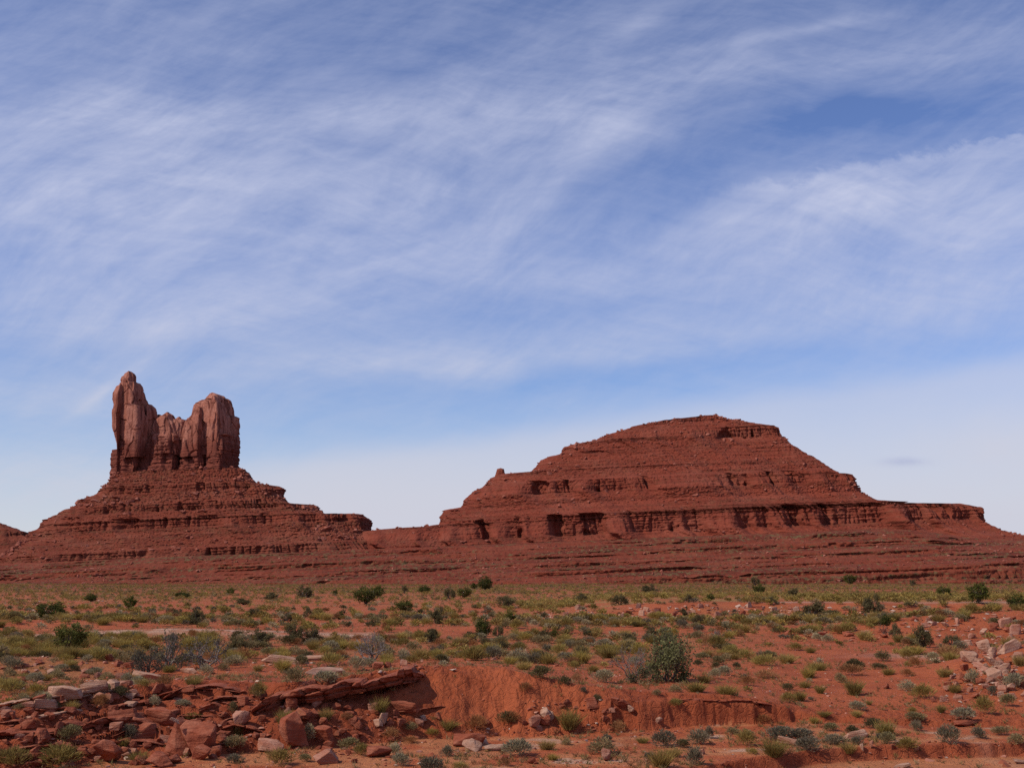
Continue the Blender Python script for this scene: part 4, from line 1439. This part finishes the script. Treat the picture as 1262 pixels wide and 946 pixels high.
def small_tree(i, row, g):
    px, py, wp, hp, code, kind = row
    opened = kind == 1
    ma, mb = (OPEN if opened else JUN)[i % 4]
    name = 'juniper_tree' if not opened else 'greasewood_tree'
    e = bpy.data.objects.new(name, None)
    e.location = (g[0], g[1], g[2] - .04)
    COL.objects.link(e)
    w, h = wp / F * g[1] * 1.10, hp / F * g[1] * 1.10
    c = bpy.data.objects.new('crown', ma)
    t = bpy.data.objects.new('trunk', mb)
    c.parent = t.parent = e
    rz = prng.uniform(0, 6.28)
    if kind == 2:      # standing clear on its stem
        c.location = (w * .15, 0, h * .42)
        c.scale = (w, w, h * .6)
        t.scale = (w * 1.4, w * 1.4, h * .8)
    else:
        c.scale = (w, w, h)
        t.scale = (w, w, h * .97)
        e.rotation_euler = (0, 0, rz)
    for q in (c, t):
        COL.objects.link(q)
    tag(e, None, 'tree', 'junipers dotted over the plain' if not opened else 'open green bushes dotted over the plain')
    if kind == 2:
        tag(e, 'small leaning juniper with a bare twisted stem and one round green tuft')
    else:
        LABELLED.append([e, px, py, wp, hp, 'dark green' if code == 'd' else 'dull dark', 'dense juniper' if not opened else 'open twiggy bush'])
    return e


for i, (row, g) in enumerate(zip(T_ROWS, TG)):
    small_tree(i, row, g)

# ---- the big half-bare bush behind the bank
def big_greasewood():
    g = ground_at([815], [840])[0]
    sc = g[1] / F
    e = bpy.data.objects.new('greasewood_bush', None)
    e.location = g
    COL.objects.link(e)
    tag(e, 'biggest bush, half leafy dark green and half bare grey, behind the red bank', 'bush')
    segs, ends = branch(501, 9, 1.0, 1.15, 5, .026, (2, 3), .32, .22)
    V, q, t, tone = leaves_on(ends, 502, 8, .06, .052, .028)
    V, Vt = norm_box(V, tubes(segs, 4)[0])
    Ft = tubes(segs, 4)[1]
    k = np.array([78 * sc, 66 * sc, 57 * sc])
    off = np.array([9 * sc, .3, 0])
    o = mesh_obj('crown', V * k + off, [q, t], M['leaf'], e, col=np.array((.165, .155, .062))[None] * tone[:, None])
    mesh_obj('branches', Vt * k + off, Ft, M['bark'], e)
    segs, ends = branch(511, 8, 1.0, 1.1, 5, .016, (2, 3), .34, .22)
    V, Fc = tubes(segs, 4)
    V = norm_box(V)[0]
    mesh_obj('bare_branches', V * np.array([56 * sc, 46 * sc, 42 * sc]) + np.array([-34 * sc, .1, 0]), Fc, M['bare'], e)
    segs, ends = branch(521, 5, 1.0, .8, 4, .02, (2, 3), .3, .3)
    V, q, t, tone = leaves_on(ends, 522, 9, .08, .07, .04)
    V = norm_box(V)[0]
    o = mesh_obj('low_leaves', V * np.array([26 * sc, 22 * sc, 22 * sc]) + np.array([-30 * sc, -.9, -.05]), [q, t], M['leaf'], e, col=np.array((.125, .118, .055))[None] * tone[:, None])


big_greasewood()

DEAD = [(176, 832, 50, 33, 'm', 'domed grey half-dead bush, first of the bare bushes above the pale slabs'),
        (212, 826, 30, 43, 'b', 'tall bare grey bush with a twiggy head rising above its neighbours'),
        (252, 824, 52, 36, 'b', 'spreading bare bush with crooked fingers of pale branches beside the pale slabs'),
        (457, 815, 42, 32, 'w', 'bleached dead bush with a tall spike behind the overhanging ledge'),
        (538, 810, 22, 15, 'm', 'small bare grey bush on the flat behind the red mound'),
        (886, 790, 20, 14, 'b', 'small dark dead bush with upright fingers on the middle of the plain'),
        (1143, 905, 3, 1, 'x', '')]
for i, (px, py, wp, hp, kd, lab) in enumerate(DEAD):
    if kd == 'x':
        continue
    g = ground_at([px], [py])[0]
    sc = g[1] / F
    e = bpy.data.objects.new('dead_bush', None)
    e.location = g
    COL.objects.link(e)
    tag(e, lab, 'bush', 'bare bushes on the plain')
    segs, ends = branch(600 + i, 7 if kd != 'w' else 6, 1.0, 1.0, 5 if wp > 24 else 4, .034 if kd != 'w' else .040, (2, 3), .36, .2)
    V, Fc = tubes(segs, 4)
    k = np.array([wp * sc, wp * sc * .8, hp * sc * 1.05])
    if kd == 'm':
        Vl, q, t, tone = leaves_on(ends, 640 + i, 5, .07, .055, .028)
        Vl, V = norm_box(Vl, V)
        mesh_obj('crown', Vl * k, [q, t], M['leaf'], e, col=np.array((.105, .095, .062))[None] * tone[:, None])
    elif kd == 'b':
        Vl, q, t, tone = leaves_on(ends[::2], 640 + i, 4, .06, .05, .026)
        Vl, V = norm_box(Vl, V)
        mesh_obj('leaves', Vl * k, [q, t], M['leaf'], e, col=np.array((.120, .112, .068))[None] * tone[:, None])
    else:
        V = norm_box(V)[0]
    mesh_obj('branches', V * k, Fc, M['bare'] if kd != 'm' else M['bark'], e)


# ------------------------------------------------------------------ rocks
def boulder_mesh(name, seed, mat, flat=.7, pts=16, box=0.0, rough=.032):
    r = np.random.default_rng(seed)
    if box:
        p = r.uniform(-1, 1, (pts, 3))
        ax = r.integers(0, 3, pts)
        p[np.arange(pts), ax] = np.sign(p[np.arange(pts), ax]) * r.uniform(.82, 1, pts)
        p = p * np.array([1, .8, 1]) * .62
    else:
        p = unit(r.normal(size=(pts, 3))) * r.uniform(.44, .56, (pts, 1))
    p[:, 2] *= flat
    bm = bmesh.new()
    for q in p:
        bm.verts.new(q)
    bmesh.ops.convex_hull(bm, input=bm.verts)
    bmesh.ops.delete(bm, geom=[v for v in bm.verts if not v.link_faces], context='VERTS')
    bmesh.ops.dissolve_limit(bm, angle_limit=R(9), verts=bm.verts, edges=bm.edges)
    bmesh.ops.bevel(bm, geom=list(bm.edges), offset=.020, segments=1, affect='EDGES', profile=.5)
    bmesh.ops.triangulate(bm, faces=bm.faces)
    for _ in range(2):
        le = [e for e in bm.edges if e.calc_length() > .13]
        if le:
            bmesh.ops.subdivide_edges(bm, edges=le, cuts=1, use_grid_fill=True)
            bmesh.ops.triangulate(bm, faces=bm.faces)
    bm.normal_update()
    co = np.array([v.co[:] for v in bm.verts])
    nn = np.array([v.normal[:] for v in bm.verts])
    d = rough * fbm3(co[:, 0] * 3.5, co[:, 1] * 3.5, co[:, 2] * 6, 3, seed=seed % 50) + rough * .8 * pn2(co[:, 2] * 9 / max(flat, .2), co[:, 0] * .8, seed % 40)
    co = co + nn * d[:, None]
    lo, hi = co.min(0), co.max(0)
    co[:, :2] = (co[:, :2] - (lo + hi)[:2] / 2) / (hi - lo)[:1]
    co[:, 2] = (co[:, 2] - lo[2]) / (hi - lo)[2]
    for v, c in zip(bm.verts, co):
        v.co = c
    me = bpy.data.meshes.new(name)
    bm.to_mesh(me)
    bm.free()
    me.materials.append(mat)
    return me


BOULD, SLAB = {}, {}
for key, mk in (('r', 'red_stone'), ('k', 'pink_stone'), ('w', 'pale_stone')):
    BOULD[key] = [boulder_mesh('boulder', 700 + i + ord(key), M[mk], .75, 12 + i % 5, .0 if i % 3 == 2 else 1.0) for i in range(9)]
    SLAB[key] = [boulder_mesh('slab', 740 + i + ord(key), M[mk], .35, 18, 1.0) for i in range(5)]
RWORD = {'r': 'red', 'k': 'pinkish', 'w': 'pale'}
ROCKS = """135 940 27 24 r b 1,176 905 30 14 r s 1,32 902 22 9 r s 1,49 916 17 14 r b 1,35 912 10 9 r b 1,72 908 11 16 r b 1,298 897 20 16 k b 1,249 935 20 13 r b 1,268 932 14 11 r b 1,195 943 26 13 r b 1,214 940 17 9 r b 1,
173 941 17 9 r b 1,230 855 22 7 r s 1,152 891 30 14 r s 1,198 891 38 16 r s 1,168 893 22 12 r b 1,80 860 38 12 w s 1,116 851 30 10 w s 1,119 862 18 8 k b 1,57 872 28 9 w s 1,138 848 14 9 w b 1,187 837 46 6 w s 1,
233 829 22 5 w s 1,361 913 31 29 r b 1,398 912 20 14 r b 1,368 886 24 12 r b 1,378 848 24 8 r s 1,358 872 14 10 r b 1,332 924 30 11 k s 1,401 940 28 13 k b 1,467 932 28 10 r s 1,497 876 36 10 r s 1,497 820 8 6 k b 1,
466 824 12 7 r b 1,478 823 9 7 r b 1,472 890 12 10 w b 1,466 894 9 7 w b 1,578 918 36 12 r s 1,581 924 20 11 w b 1,596 917 10 7 w b 1,610 924 26 6 w s 1,388 813 32 5 w s 1,350 817 52 7 w s 1,399 830 48 6 w s 1,
673 882 13 9 w b 1,680 886 7 9 w b 1,659 893 12 10 k b 1,671 891 11 9 r b 1,745 937 12 12 k b 1,768 874 15 10 r b 1,776 878 8 8 w b 1,730 871 14 9 r b 1,812 890 7 6 w b 1,757 867 10 6 r b 1,
1196 814 22 13 w b 1,1214 805 14 17 w b 1,1245 801 34 11 w s 1,1224 810 9 13 w b 1,1226 837 20 14 w b 1,1221 819 17 11 w b 1,1233 818 11 9 k b 1,1247 851 11 9 w b 1,1236 852 11 8 k b 1,1205 823 14 8 k b 1,1212 828 10 8 k b 1,
1190 826 10 8 r b 1,1184 836 9 7 r b 1,1207 842 9 7 r b 1,1255 815 14 10 k b 1,1240 826 13 9 w b 1,1250 832 11 8 k b 1,1215 848 9 6 k b 1,1257 845 10 8 r b 1,1178 845 8 5 k b 1,1196 852 8 6 k b 1,1233 840 9 7 r b 1,
976 917 32 6 w s 1,1054 908 32 8 w s 1,1190 893 34 6 r s 1,1111 945 24 4 w s 1,1255 940 22 5 w s 1,1093 848 8 6 r b 1,1150 864 8 5 r b 1,1130 924 6 5 k b 1,1062 924 4 8 w b 1,1073 921 4 9 k b 1,
620 935 9 5 r b 1,656 940 10 6 r b 1,560 910 7 5 r b 1,600 892 8 5 r b 1,540 884 9 6 r b 1,516 893 10 7 k b 1,522 888 8 6 w b 1,1240 772 16 11 k b 1,1252 781 14 12 k b 1,1225 776 12 9 r b 1,1246 790 11 8 k b 1,
1212 781 10 7 w b 1,1198 786 9 6 k b 1,1180 768 10 7 k b 1,1165 772 9 6 w b 1,1190 760 10 6 k b 1,1150 762 9 5 w b 1,1135 758 8 5 w b 1"""
R_ROWS = []
for row in ROCKS.replace('\n', '').split(','):
    a = row.split()
    R_ROWS.append((float(a[0]), float(a[1]), float(a[2]), float(a[3]), a[4], a[5]))
RG = ground_at([a[0] for a in R_ROWS], [a[1] for a in R_ROWS])
RK = [(g[0], g[1], a[2] / F * g[1] * (1.1 if a[0] < 1000 else .95), a[3] / F * g[1] * (1.2 if a[0] < 1000 else 1.0), a[4], a[5], True) for a, g in zip(R_ROWS, RG)]


def scatter_rocks():
    r = np.random.default_rng(77)
    out = []

    def zone(n, pxr, pyr, smin, smax, mix, flat=.7, dense=None):
        px, py = r.uniform(*pxr, n), r.uniform(*pyr, n)
        g = ground_at(px, py)
        for i in range(n):
            if dense is not None and r.uniform() > dense(px[i], py[i], g[i]):
                continue
            s = smin + (smax - smin) * r.uniform() ** 2.6
            c = r.choice(list('rkw'), p=mix)
            out.append((g[i][0], g[i][1], s, s * flat * r.uniform(.6, 1.2), c, 'b' if r.uniform() < .55 else 's', False))
    face = lambda a, b, g: 1.0 if terrain(g[0], g[1], True)[1]['face'] > 0 else .12
    zone(760, (-10, 330), (850, 945), .08, .46, (.89, .10, .01), .5, face)
    zone(200, (300, 500), (868, 930), .08, .40, (.85, .12, .03), .7)
    zone(60, (20, 170), (838, 872), .12, .55, (.25, .35, .40), .5)
    zone(120, (0, 160), (812, 838), .12, .50, (.75, .2, .05), .65)
    zone(320, (1160, 1265), (800, 866), .08, .42, (.45, .38, .17), .6)
    zone(330, (1110, 1265), (752, 796), .14, .65, (.48, .40, .12), .55)
    zone(420, (655, 985), (746, 763), .25, .95, (.35, .40, .25), .7, lambda a, b, g: 1.0 if b > 748 - 4 * pn2(a / 40., 0, 5) else .3)
    zone(150, (960, 1130), (748, 764), .25, .9, (.45, .40, .15), .6)
    zone(110, (40, 160), (740, 756), .25, .8, (.4, .35, .25), .5)
    zone(70, (640, 760), (862, 900), .08, .35, (.8, .12, .08), .6)
    zone(150, (540, 980), (896, 906), .04, .22, (.8, .15, .05), .6)
    zone(120, (420, 960), (902, 945), .05, .26, (.62, .25, .13), .6)
    zone(110, (960, 1262), (850, 945), .05, .24, (.6, .3, .1), .6)
    zone(40, (455, 520), (815, 824), .12, .35, (.8, .15, .05), .6)
    zone(90, (300, 560), (800, 830), .10, .5, (.3, .3, .4), .45)
    zone(80, (960, 1090), (778, 790), .2, .7, (.8, .2, 0), .5)
    return out


ROCK_ALL = RK + scatter_rocks()
ROCK_ALL.sort(key=lambda a: (-(10 if a[6] else 0)) - (a[2] * a[3] / a[1] ** 2))
pts = np.array([(a[0], a[1]) for a in ROCK_ALL])
ZZ = terrain(pts[:, 0], pts[:, 1])
small = []
nb_, ns_ = 0, 0
for a, z in zip(ROCK_ALL, ZZ):
    x, y, w, h, c, form, hand = a
    px, py = to_px(x, y, z)
    inside = -10 < px < PW + 10 and py < PH + 8
    if (form == 'b' and nb_ >= 220) or (form == 's' and ns_ >= 200) or not inside:
        small.append((x, y, z, w, h, c))
        continue
    if form == 'b': nb_ += 1
    else: ns_ += 1
    o = bpy.data.objects.new('boulder' if form == 'b' else 'flat_stone', prng.choice((BOULD if form == 'b' else SLAB)[c]))
    sink = .14 if hand else .30
    o.location = (x, y, z - h * sink)
    o.rotation_euler = (prng.gauss(0, .10), prng.gauss(0, .12), prng.uniform(-.6, .6) + (math.pi if prng.random() < .5 else 0))
    o.scale = (w, w * (prng.uniform(.8, 1.2) if form == 'b' else prng.uniform(.4, .7)), h * (1 + sink))
    COL.objects.link(o)
    tag(o, None, 'boulder' if form == 'b' else 'slab', 'loose boulders' if form == 'b' else 'loose flat slabs')
    LABELLED.append([o, px, py, w / y * F, h / y * F, RWORD[c], 'boulder' if form == 'b' else 'flat slab'])


def build_small_stones():
    r = np.random.default_rng(88)
    n = 11000
    y = 34 * np.exp(r.uniform(0, math.log(140 / 34.), n))
    x = r.uniform(-.47, .47, n) * y
    dens = np.clip(.5 + 1.4 * fbm2(x * .16, y * .16, 3, seed=111), .05, 1)
    _, q = terrain(x, y, True)
    dens = dens * np.where(q['face'] > 0, .25 + .75 * q['wl'], .8) * np.where(q['wl'] > .5, 1.0, .7)
    ok = r.uniform(size=n) < dens
    x, y = x[ok], y[ok]
    z = terrain(x, y)
    s = .045 + .05 * r.pareto(2.6, len(x)).clip(0, 3)
    P = np.stack([x, y, z], 1)
    C = np.array([(.300, .092, .050), (.36, .15, .10), (.46, .31, .23)])[r.choice(3, len(x), p=(.66, .25, .09))]
    Pm = np.array([(a[0], a[1], a[2] + a[4] * .2) for a in small])
    Sm = np.array([(a[3] * .55, a[3] * .55, a[4] * .7) for a in small])
    Cm = np.array([{'r': (.285, .085, .048), 'k': (.37, .17, .115), 'w': (.47, .32, .24)}[a[5]] for a in small])
    P, C = np.concatenate([P, Pm]), np.concatenate([C, Cm])
    S = np.concatenate([s[:, None] * r.uniform(.7, 1.3, (len(s), 3)), Sm])
    C = C * r.uniform(.75, 1.15, (len(C), 1))
    V, Fc, Cc = scatter_merge(LOWROCKS, r.integers(0, 14, len(P)), P, S, r.uniform(0, 6.28, len(P)), C)
    m, t, b = new_mat('small_stone')
    at = t.node('ShaderNodeAttribute', attribute_name='Col')
    t.l.new(at.outputs['Color'], b.inputs['Base Color'])
    o = mesh_obj('rubble', V, Fc, m, smooth=False, col=Cc)
    tag(o, kind='stuff')


build_small_stones()


# ---- beds of rock that stand out of the bank
def rock_ledge(pts, thick, depth, label, mat='red_stone', under=.5, seed=0, lift=0.0, z_at=None, cap=None):
    """pts: photo points along the top front edge; thick: metres"""
    if z_at is None:
        g = ground_at([p[0] for p in pts], [p[1] + thick * F / 42 for p in pts])
        W3 = np.array([(q[0], q[1], q[2] + thick * .9 + lift) for q in g])
    else:
        W3 = px_pts([(p[0], p[1], z) for p, z in zip(pts, z_at)])
    L = np.concatenate([[0], np.cumsum(np.linalg.norm(np.diff(W3, axis=0), axis=1))])
    n = max(24, int(L[-1] / .045))
    s = np.linspace(0, L[-1], n)
    C = np.stack([np.interp(s, L, W3[:, i]) for i in range(3)], 1)
    for _ in range(8):
        C[1:-1] = .5 * C[1:-1] + .25 * (C[2:] + C[:-2])
    nv = 46
    v = np.linspace(0, 1, nv)
    back = np.interp(v, [0, .32, .38, .88, .92, 1], [-1, -.02, 0, 0, -.02, -1])
    hz = np.interp(v, [0, .32, .38, .88, .92, 1], [1, 1, .97, .03, 0, -.02])
    end = np.minimum(1, np.minimum(s, L[-1] - s) / (.35 + .6 * thick)) ** .6
    S, V_ = np.meshgrid(s, v, indexing='ij')
    notch = cells2(s / 1.1 + .2 * pn2(s, s * 0, seed + 12), s * 0 + .5, seed + 11)[1][:, None]
    Z = hz[None] * thick * (.78 + .42 * notch) * (.75 + .5 * (pn2(s * .9, s * 0, seed) + .5)[:, None] * .6) * (.35 + .65 * end[:, None])
    front = sst(V_, .30, .36) * (1 - sst(V_, .90, .96))
    edge, plate = cells2(S / .85 + .3 * pn2(S * 1.5, Z * 3, seed + 3), Z / max(thick, .2) * 1.3, seed + 1)
    d = back[None] * depth * (.75 + .4 * pn2(S * .7, V_ * 0, seed + 2)) * end[:, None]
    d = d - front * .22 * np.exp(-((hz[None] - .42 - .12 * pn2(S * .4, S * 0, seed + 8)) / .09) ** 2)
    d = d + front * (.42 * pn2(S * .8, Z * .4, seed + 4) + .42 * (plate - .5) - .14 * sst(.10 - edge, 0, .10) + .10 * pn2(Z * 9, S * .5, seed + 5) + .07 * fbm2(S * 4, Z * 6, 2, seed=seed + 6))
    d = d - front * under * (1 - hz[None]) ** 1.6
    d = d - (1 - end[:, None]) * .45
    Zr = Z + (V_ < .36) * .06 * fbm2(S * 2.2, V_ * 8, 3, seed=seed + 9)
    X = C[:, 0:1] + 0 * d
    Y = C[:, 1:2] - d
    ZZ_ = C[:, 2:3] - thick + Zr
    o = mesh_obj('rock_ledge', np.stack([X, Y, ZZ_], -1).reshape(-1, 3), grid_faces(n, nv), M[mat])
    tag(o, label, 'ledge', 'rock ledges in the bank')
    return o


rock_ledge([(306, 866), (330, 858), (352, 852), (384, 849), (420, 842), (460, 834), (500, 826), (522, 822)], .50, 2.2,
           'long overhanging red ledge with deep shade below, running up to the mound', under=.4, seed=801, z_at=[1.50, 1.66, 1.76, 1.86, 2.0, 2.16, 2.32, 2.38])
rock_ledge([(300, 872), (335, 868), (380, 866), (430, 858), (470, 850)], .30, 1.2, 'thin lower bed of red rock in the shade below the long overhanging ledge', under=.2, seed=802, z_at=[1.12, 1.18, 1.22, 1.34, 1.45])
rock_ledge([(96, 890), (128, 885), (160, 882), (200, 884)], .42, 1.3, 'thick red ledge of two blocks under the rusty shrub on the broken bank', seed=803, under=.35)
rock_ledge([(-20, 905), (30, 902), (70, 899), (98, 897)], .26, 1.2, 'thin red ledge with a dark gap below at the far end of the broken bank', seed=804, under=.5)
rock_ledge([(196, 857), (226, 853), (262, 850), (300, 850)], .22, 1.2, 'thin flat red ledge just below the red sand patch above the split boulder', seed=805, under=.4)
rock_ledge([(222, 868), (240, 865), (258, 864), (276, 868)], .36, 1.0, 'short layered red ledge standing above the split orange boulder', seed=806, under=.3)
rock_ledge([(110, 903), (140, 900), (170, 897)], .20, 1.0, 'thin layered ledge of stacked red plates beneath the two-block ledge', seed=807, under=.3)
rock_ledge([(486, 874), (510, 872), (540, 868), (562, 866)], .20, .9, 'small dark-edged ledge low on the smooth red mound', seed=808, under=.35)
rock_ledge([(20, 884), (60, 878), (100, 872)], .20, .9, 'low pale ledge above the thin red ledges of the broken bank', 'pale_stone', seed=809, under=.2)
rock_ledge([(735, 868), (770, 864), (806, 862)], .18, .8, 'thin cracked red ledge along the top of the cut bank', seed=811, under=.25)
rock_ledge([(826, 863), (870, 861), (915, 862), (958, 867)], .13, .6, 'thin dark rim of rock along the far end of the cut bank', seed=813, under=.2)
rock_ledge([(-20, 868), (40, 860), (90, 853), (150, 846)], .22, 1.4, 'pale sandstone rim along the top of the broken bank', 'pale_stone', seed=812, under=.2)


rock_ledge([(0, 920), (40, 917), (84, 914)], .30, 1.0, 'lowest red ledge of the broken bank, close above its foot', seed=821, under=.4)
rock_ledge([(255, 858), (285, 856), (312, 858)], .26, .9, 'short red ledge joining the flat ledge to the long overhanging one', seed=822, under=.35)
rock_ledge([(60, 893), (82, 890), (104, 892)], .24, .8, 'short red ledge wedged beside the two-block ledge', seed=823, under=.35)
rock_ledge([(200, 897), (222, 893), (240, 894)], .22, .8, 'small tilted red ledge behind the split boulder', seed=824, under=.35)
rock_ledge([(120, 872), (150, 868), (186, 864), (205, 862)], .20, 1.0, 'thin rust red ledge below the pale rim', seed=825, under=.35)
rock_ledge([(268, 884), (290, 880), (312, 880)], .30, .8, 'dark red ledge in the gap between the split boulder and the overhang', seed=826, under=.4)


for pts_, th_, lab_ in (
        ([(-15, 932), (30, 928), (70, 930), (110, 926)], .24, 'lowest and longest red bed at the near foot of the broken bank'),
        ([(20, 876), (70, 871), (120, 866)], .22, 'red bed running close under the pale sandstone rim'),
        ([(130, 915), (165, 911), (205, 914)], .26, 'red bed just uphill of the split boulder, half buried in rubble'),
        ([(205, 880), (232, 877), (262, 880)], .24, 'short red bed directly above the top of the split boulder'),
        ([(262, 900), (290, 896), (322, 899)], .24, 'red bed low in the shade between the split boulder and the round boulder'),
        ([(-15, 889), (25, 887), (58, 889)], .20, 'thin red bed at the far end, under the low pale ledge'),
        ([(150, 858), (190, 853), (226, 848)], .18, 'thin red bed at the edge of the red sand patch')):
    rock_ledge(pts_, th_, 1.1, lab_, seed=830 + int(pts_[0][1]) % 60, under=.4)


# ---- the split boulder: two halves leaning apart
def split_boulder():
    g = ground_at([236], [930])[0]
    sc = g[1] / F
    for (dx, w, h, sd, rot, lean, lab, dz) in ((-17, 31, 40, 905, -.3, .22, 'upright slab-like half of the split boulder with a pale chip on its top edge', 0),
                                              (9, 42, 40, 911, .35, -.12, 'rounded orange half of the split boulder with a crack across it', .1)):
        o = bpy.data.objects.new('boulder', boulder_mesh('boulder', sd, M['red_stone'], .9, 15, 1.0 if sd == 905 else 0, .035))
        o.location = (g[0] + dx * sc, g[1] + .1 + dz, g[2] - .12)
        o.rotation_euler = (.05, lean, rot)
        o.scale = (w * sc, w * sc * .9, h * sc * 1.15)
        COL.objects.link(o)
        tag(o, lab, 'boulder', 'halves of the split boulder')
    c = bpy.data.objects.new('stone_chip', SLAB['w'][0])
    c.location = (g[0] - 19 * sc, g[1] - .32, g[2] + 40 * sc)
    c.rotation_euler = (.2, .45, .3)
    c.scale = (13 * sc, 5 * sc, 4 * sc)
    COL.objects.link(c)
    tag(c, 'pale flat stone chip lying on the split boulder', 'stone')


split_boulder()

# ------------------------------------------------------------------ labels that single each thing out
LAND = [(415, 850, 'the overhanging ledge'), (590, 855, 'the smooth red mound'), (850, 880, 'the cut bank'), (236, 915, 'the split boulder'), (457, 800, 'the bleached dead bush'),
        (812, 815, 'the biggest bush'), (1215, 825, 'the pale rock pile'), (85, 790, 'the pale track juniper'), (252, 810, 'the spreading bare bush'), (780, 753, 'the rubble band'),
        (455, 735, 'the paired junipers'), (60, 757, 'the broad flat juniper'), (597, 777, 'the bright green juniper'), (1206, 735, 'the round far juniper'),
        (1090, 775, 'the leaning juniper'), (150, 886, 'the two-block ledge'), (85, 857, 'the pale slabs'), (1000, 912, 'the bluish shrubs'), (1060, 845, 'the bare red flat'),
        (640, 930, 'the big pale shrub'), (1190, 772, 'the stony slope'), (160, 745, 'the small far juniper'), (300, 740, 'the far scrub flat'), (935, 735, 'the yellow far flat'),
        (1110, 915, 'the low bank'), (30, 835, 'the red stony patch'), (364, 783, 'the twin track bushes'), (880, 785, 'the dark dead bush'), (690, 785, 'the small bright juniper')]
NUM = ['first', 'second', 'third', 'fourth', 'fifth', 'sixth', 'seventh', 'eighth', 'ninth', 'tenth', 'eleventh', 'twelfth', 'thirteenth', 'fourteenth', 'fifteenth', 'sixteenth', 'seventeenth', 'eighteenth', 'nineteenth', 'twentieth']
CNT = ['one', 'two', 'three', 'four', 'five', 'six', 'seven', 'eight', 'nine', 'ten', 'eleven', 'twelve', 'thirteen', 'fourteen', 'fifteen', 'sixteen', 'seventeen', 'eighteen', 'nineteen', 'twenty']


def make_labels():
    buckets = {}
    own = {(85.5, 803): 'largest round dark green juniper, standing alone on the near side of the pale track',
           (60.8, 763): 'broad low dark green juniper on the red flat beyond the pale track',
           (595, 786): 'upright bright green juniper in the middle of the plain, beyond the red mound',
           (1206, 743): 'round dense green juniper on the yellow flat, above the stony slope',
           (160, 750.5): 'small upright dark juniper far off on the scrub flat below the butte',
           (683, 785): 'tiny bright green bush alone on red soil, left of the rubble band end',
           (364, 793): 'taller green one of the twin bushes growing against the pale track',
           (451, 744): 'wider front juniper of the overlapping pair below the butte saddle',
           (465, 737): 'smaller rear juniper of the overlapping pair below the butte saddle',
           (935, 734): 'small round dark juniper on the yellow flat below the mesa',
           (638, 931): 'big pale grey dome of sage on the sandy floor before the cut bank'}
    for it in LABELLED:
        o, px, py, w, h, adj, noun = it
        mine = [k for k in own if math.hypot(k[0] - px, k[1] - py) < 1.6 and not o.name.startswith(('boulder', 'flat'))]
        if mine:
            o['label'] = own.pop(mine[0])
            continue
        lx, ly, ln = min(LAND, key=lambda a: math.hypot(a[0] - px, (a[1] - py) * 2.2))
        dx, dy = px - lx, (py - ly) * 2.2
        if abs(dx) > abs(dy):
            rel = 'left of' if dx < 0 else 'right of'
        else:
            rel = 'beyond' if dy < 0 else 'in front of'
        m = math.hypot(dx, dy)
        if m > 90: rel = 'well ' + rel
        elif m < 40: rel = 'close ' + rel if rel.split()[0] in ('left', 'right') else 'just ' + rel
        big = w * h
        size = 'tiny' if big < 45 else 'small' if big < 130 else 'medium' if big < 300 else 'large'
        key = (size, adj, noun, rel, ln)
        buckets.setdefault(key, []).append(it)
    for (size, adj, noun, rel, ln), items in buckets.items():
        base = f'{size} {adj} {noun} {rel} {ln}'
        items.sort(key=lambda a: a[1])
        n = len(items)
        for i, it in enumerate(items):
            if n == 1:
                lab = base
            elif n == 2:
                lab = base + (', the left one' if i == 0 else ', the right one')
            elif i == 0:
                lab = base + ', leftmost'
            elif i == n - 1:
                lab = base + ', rightmost'
            else:
                lab = base + f', {NUM[min(i, 19)]} from left'
            it[0]['label'] = lab


make_labels()
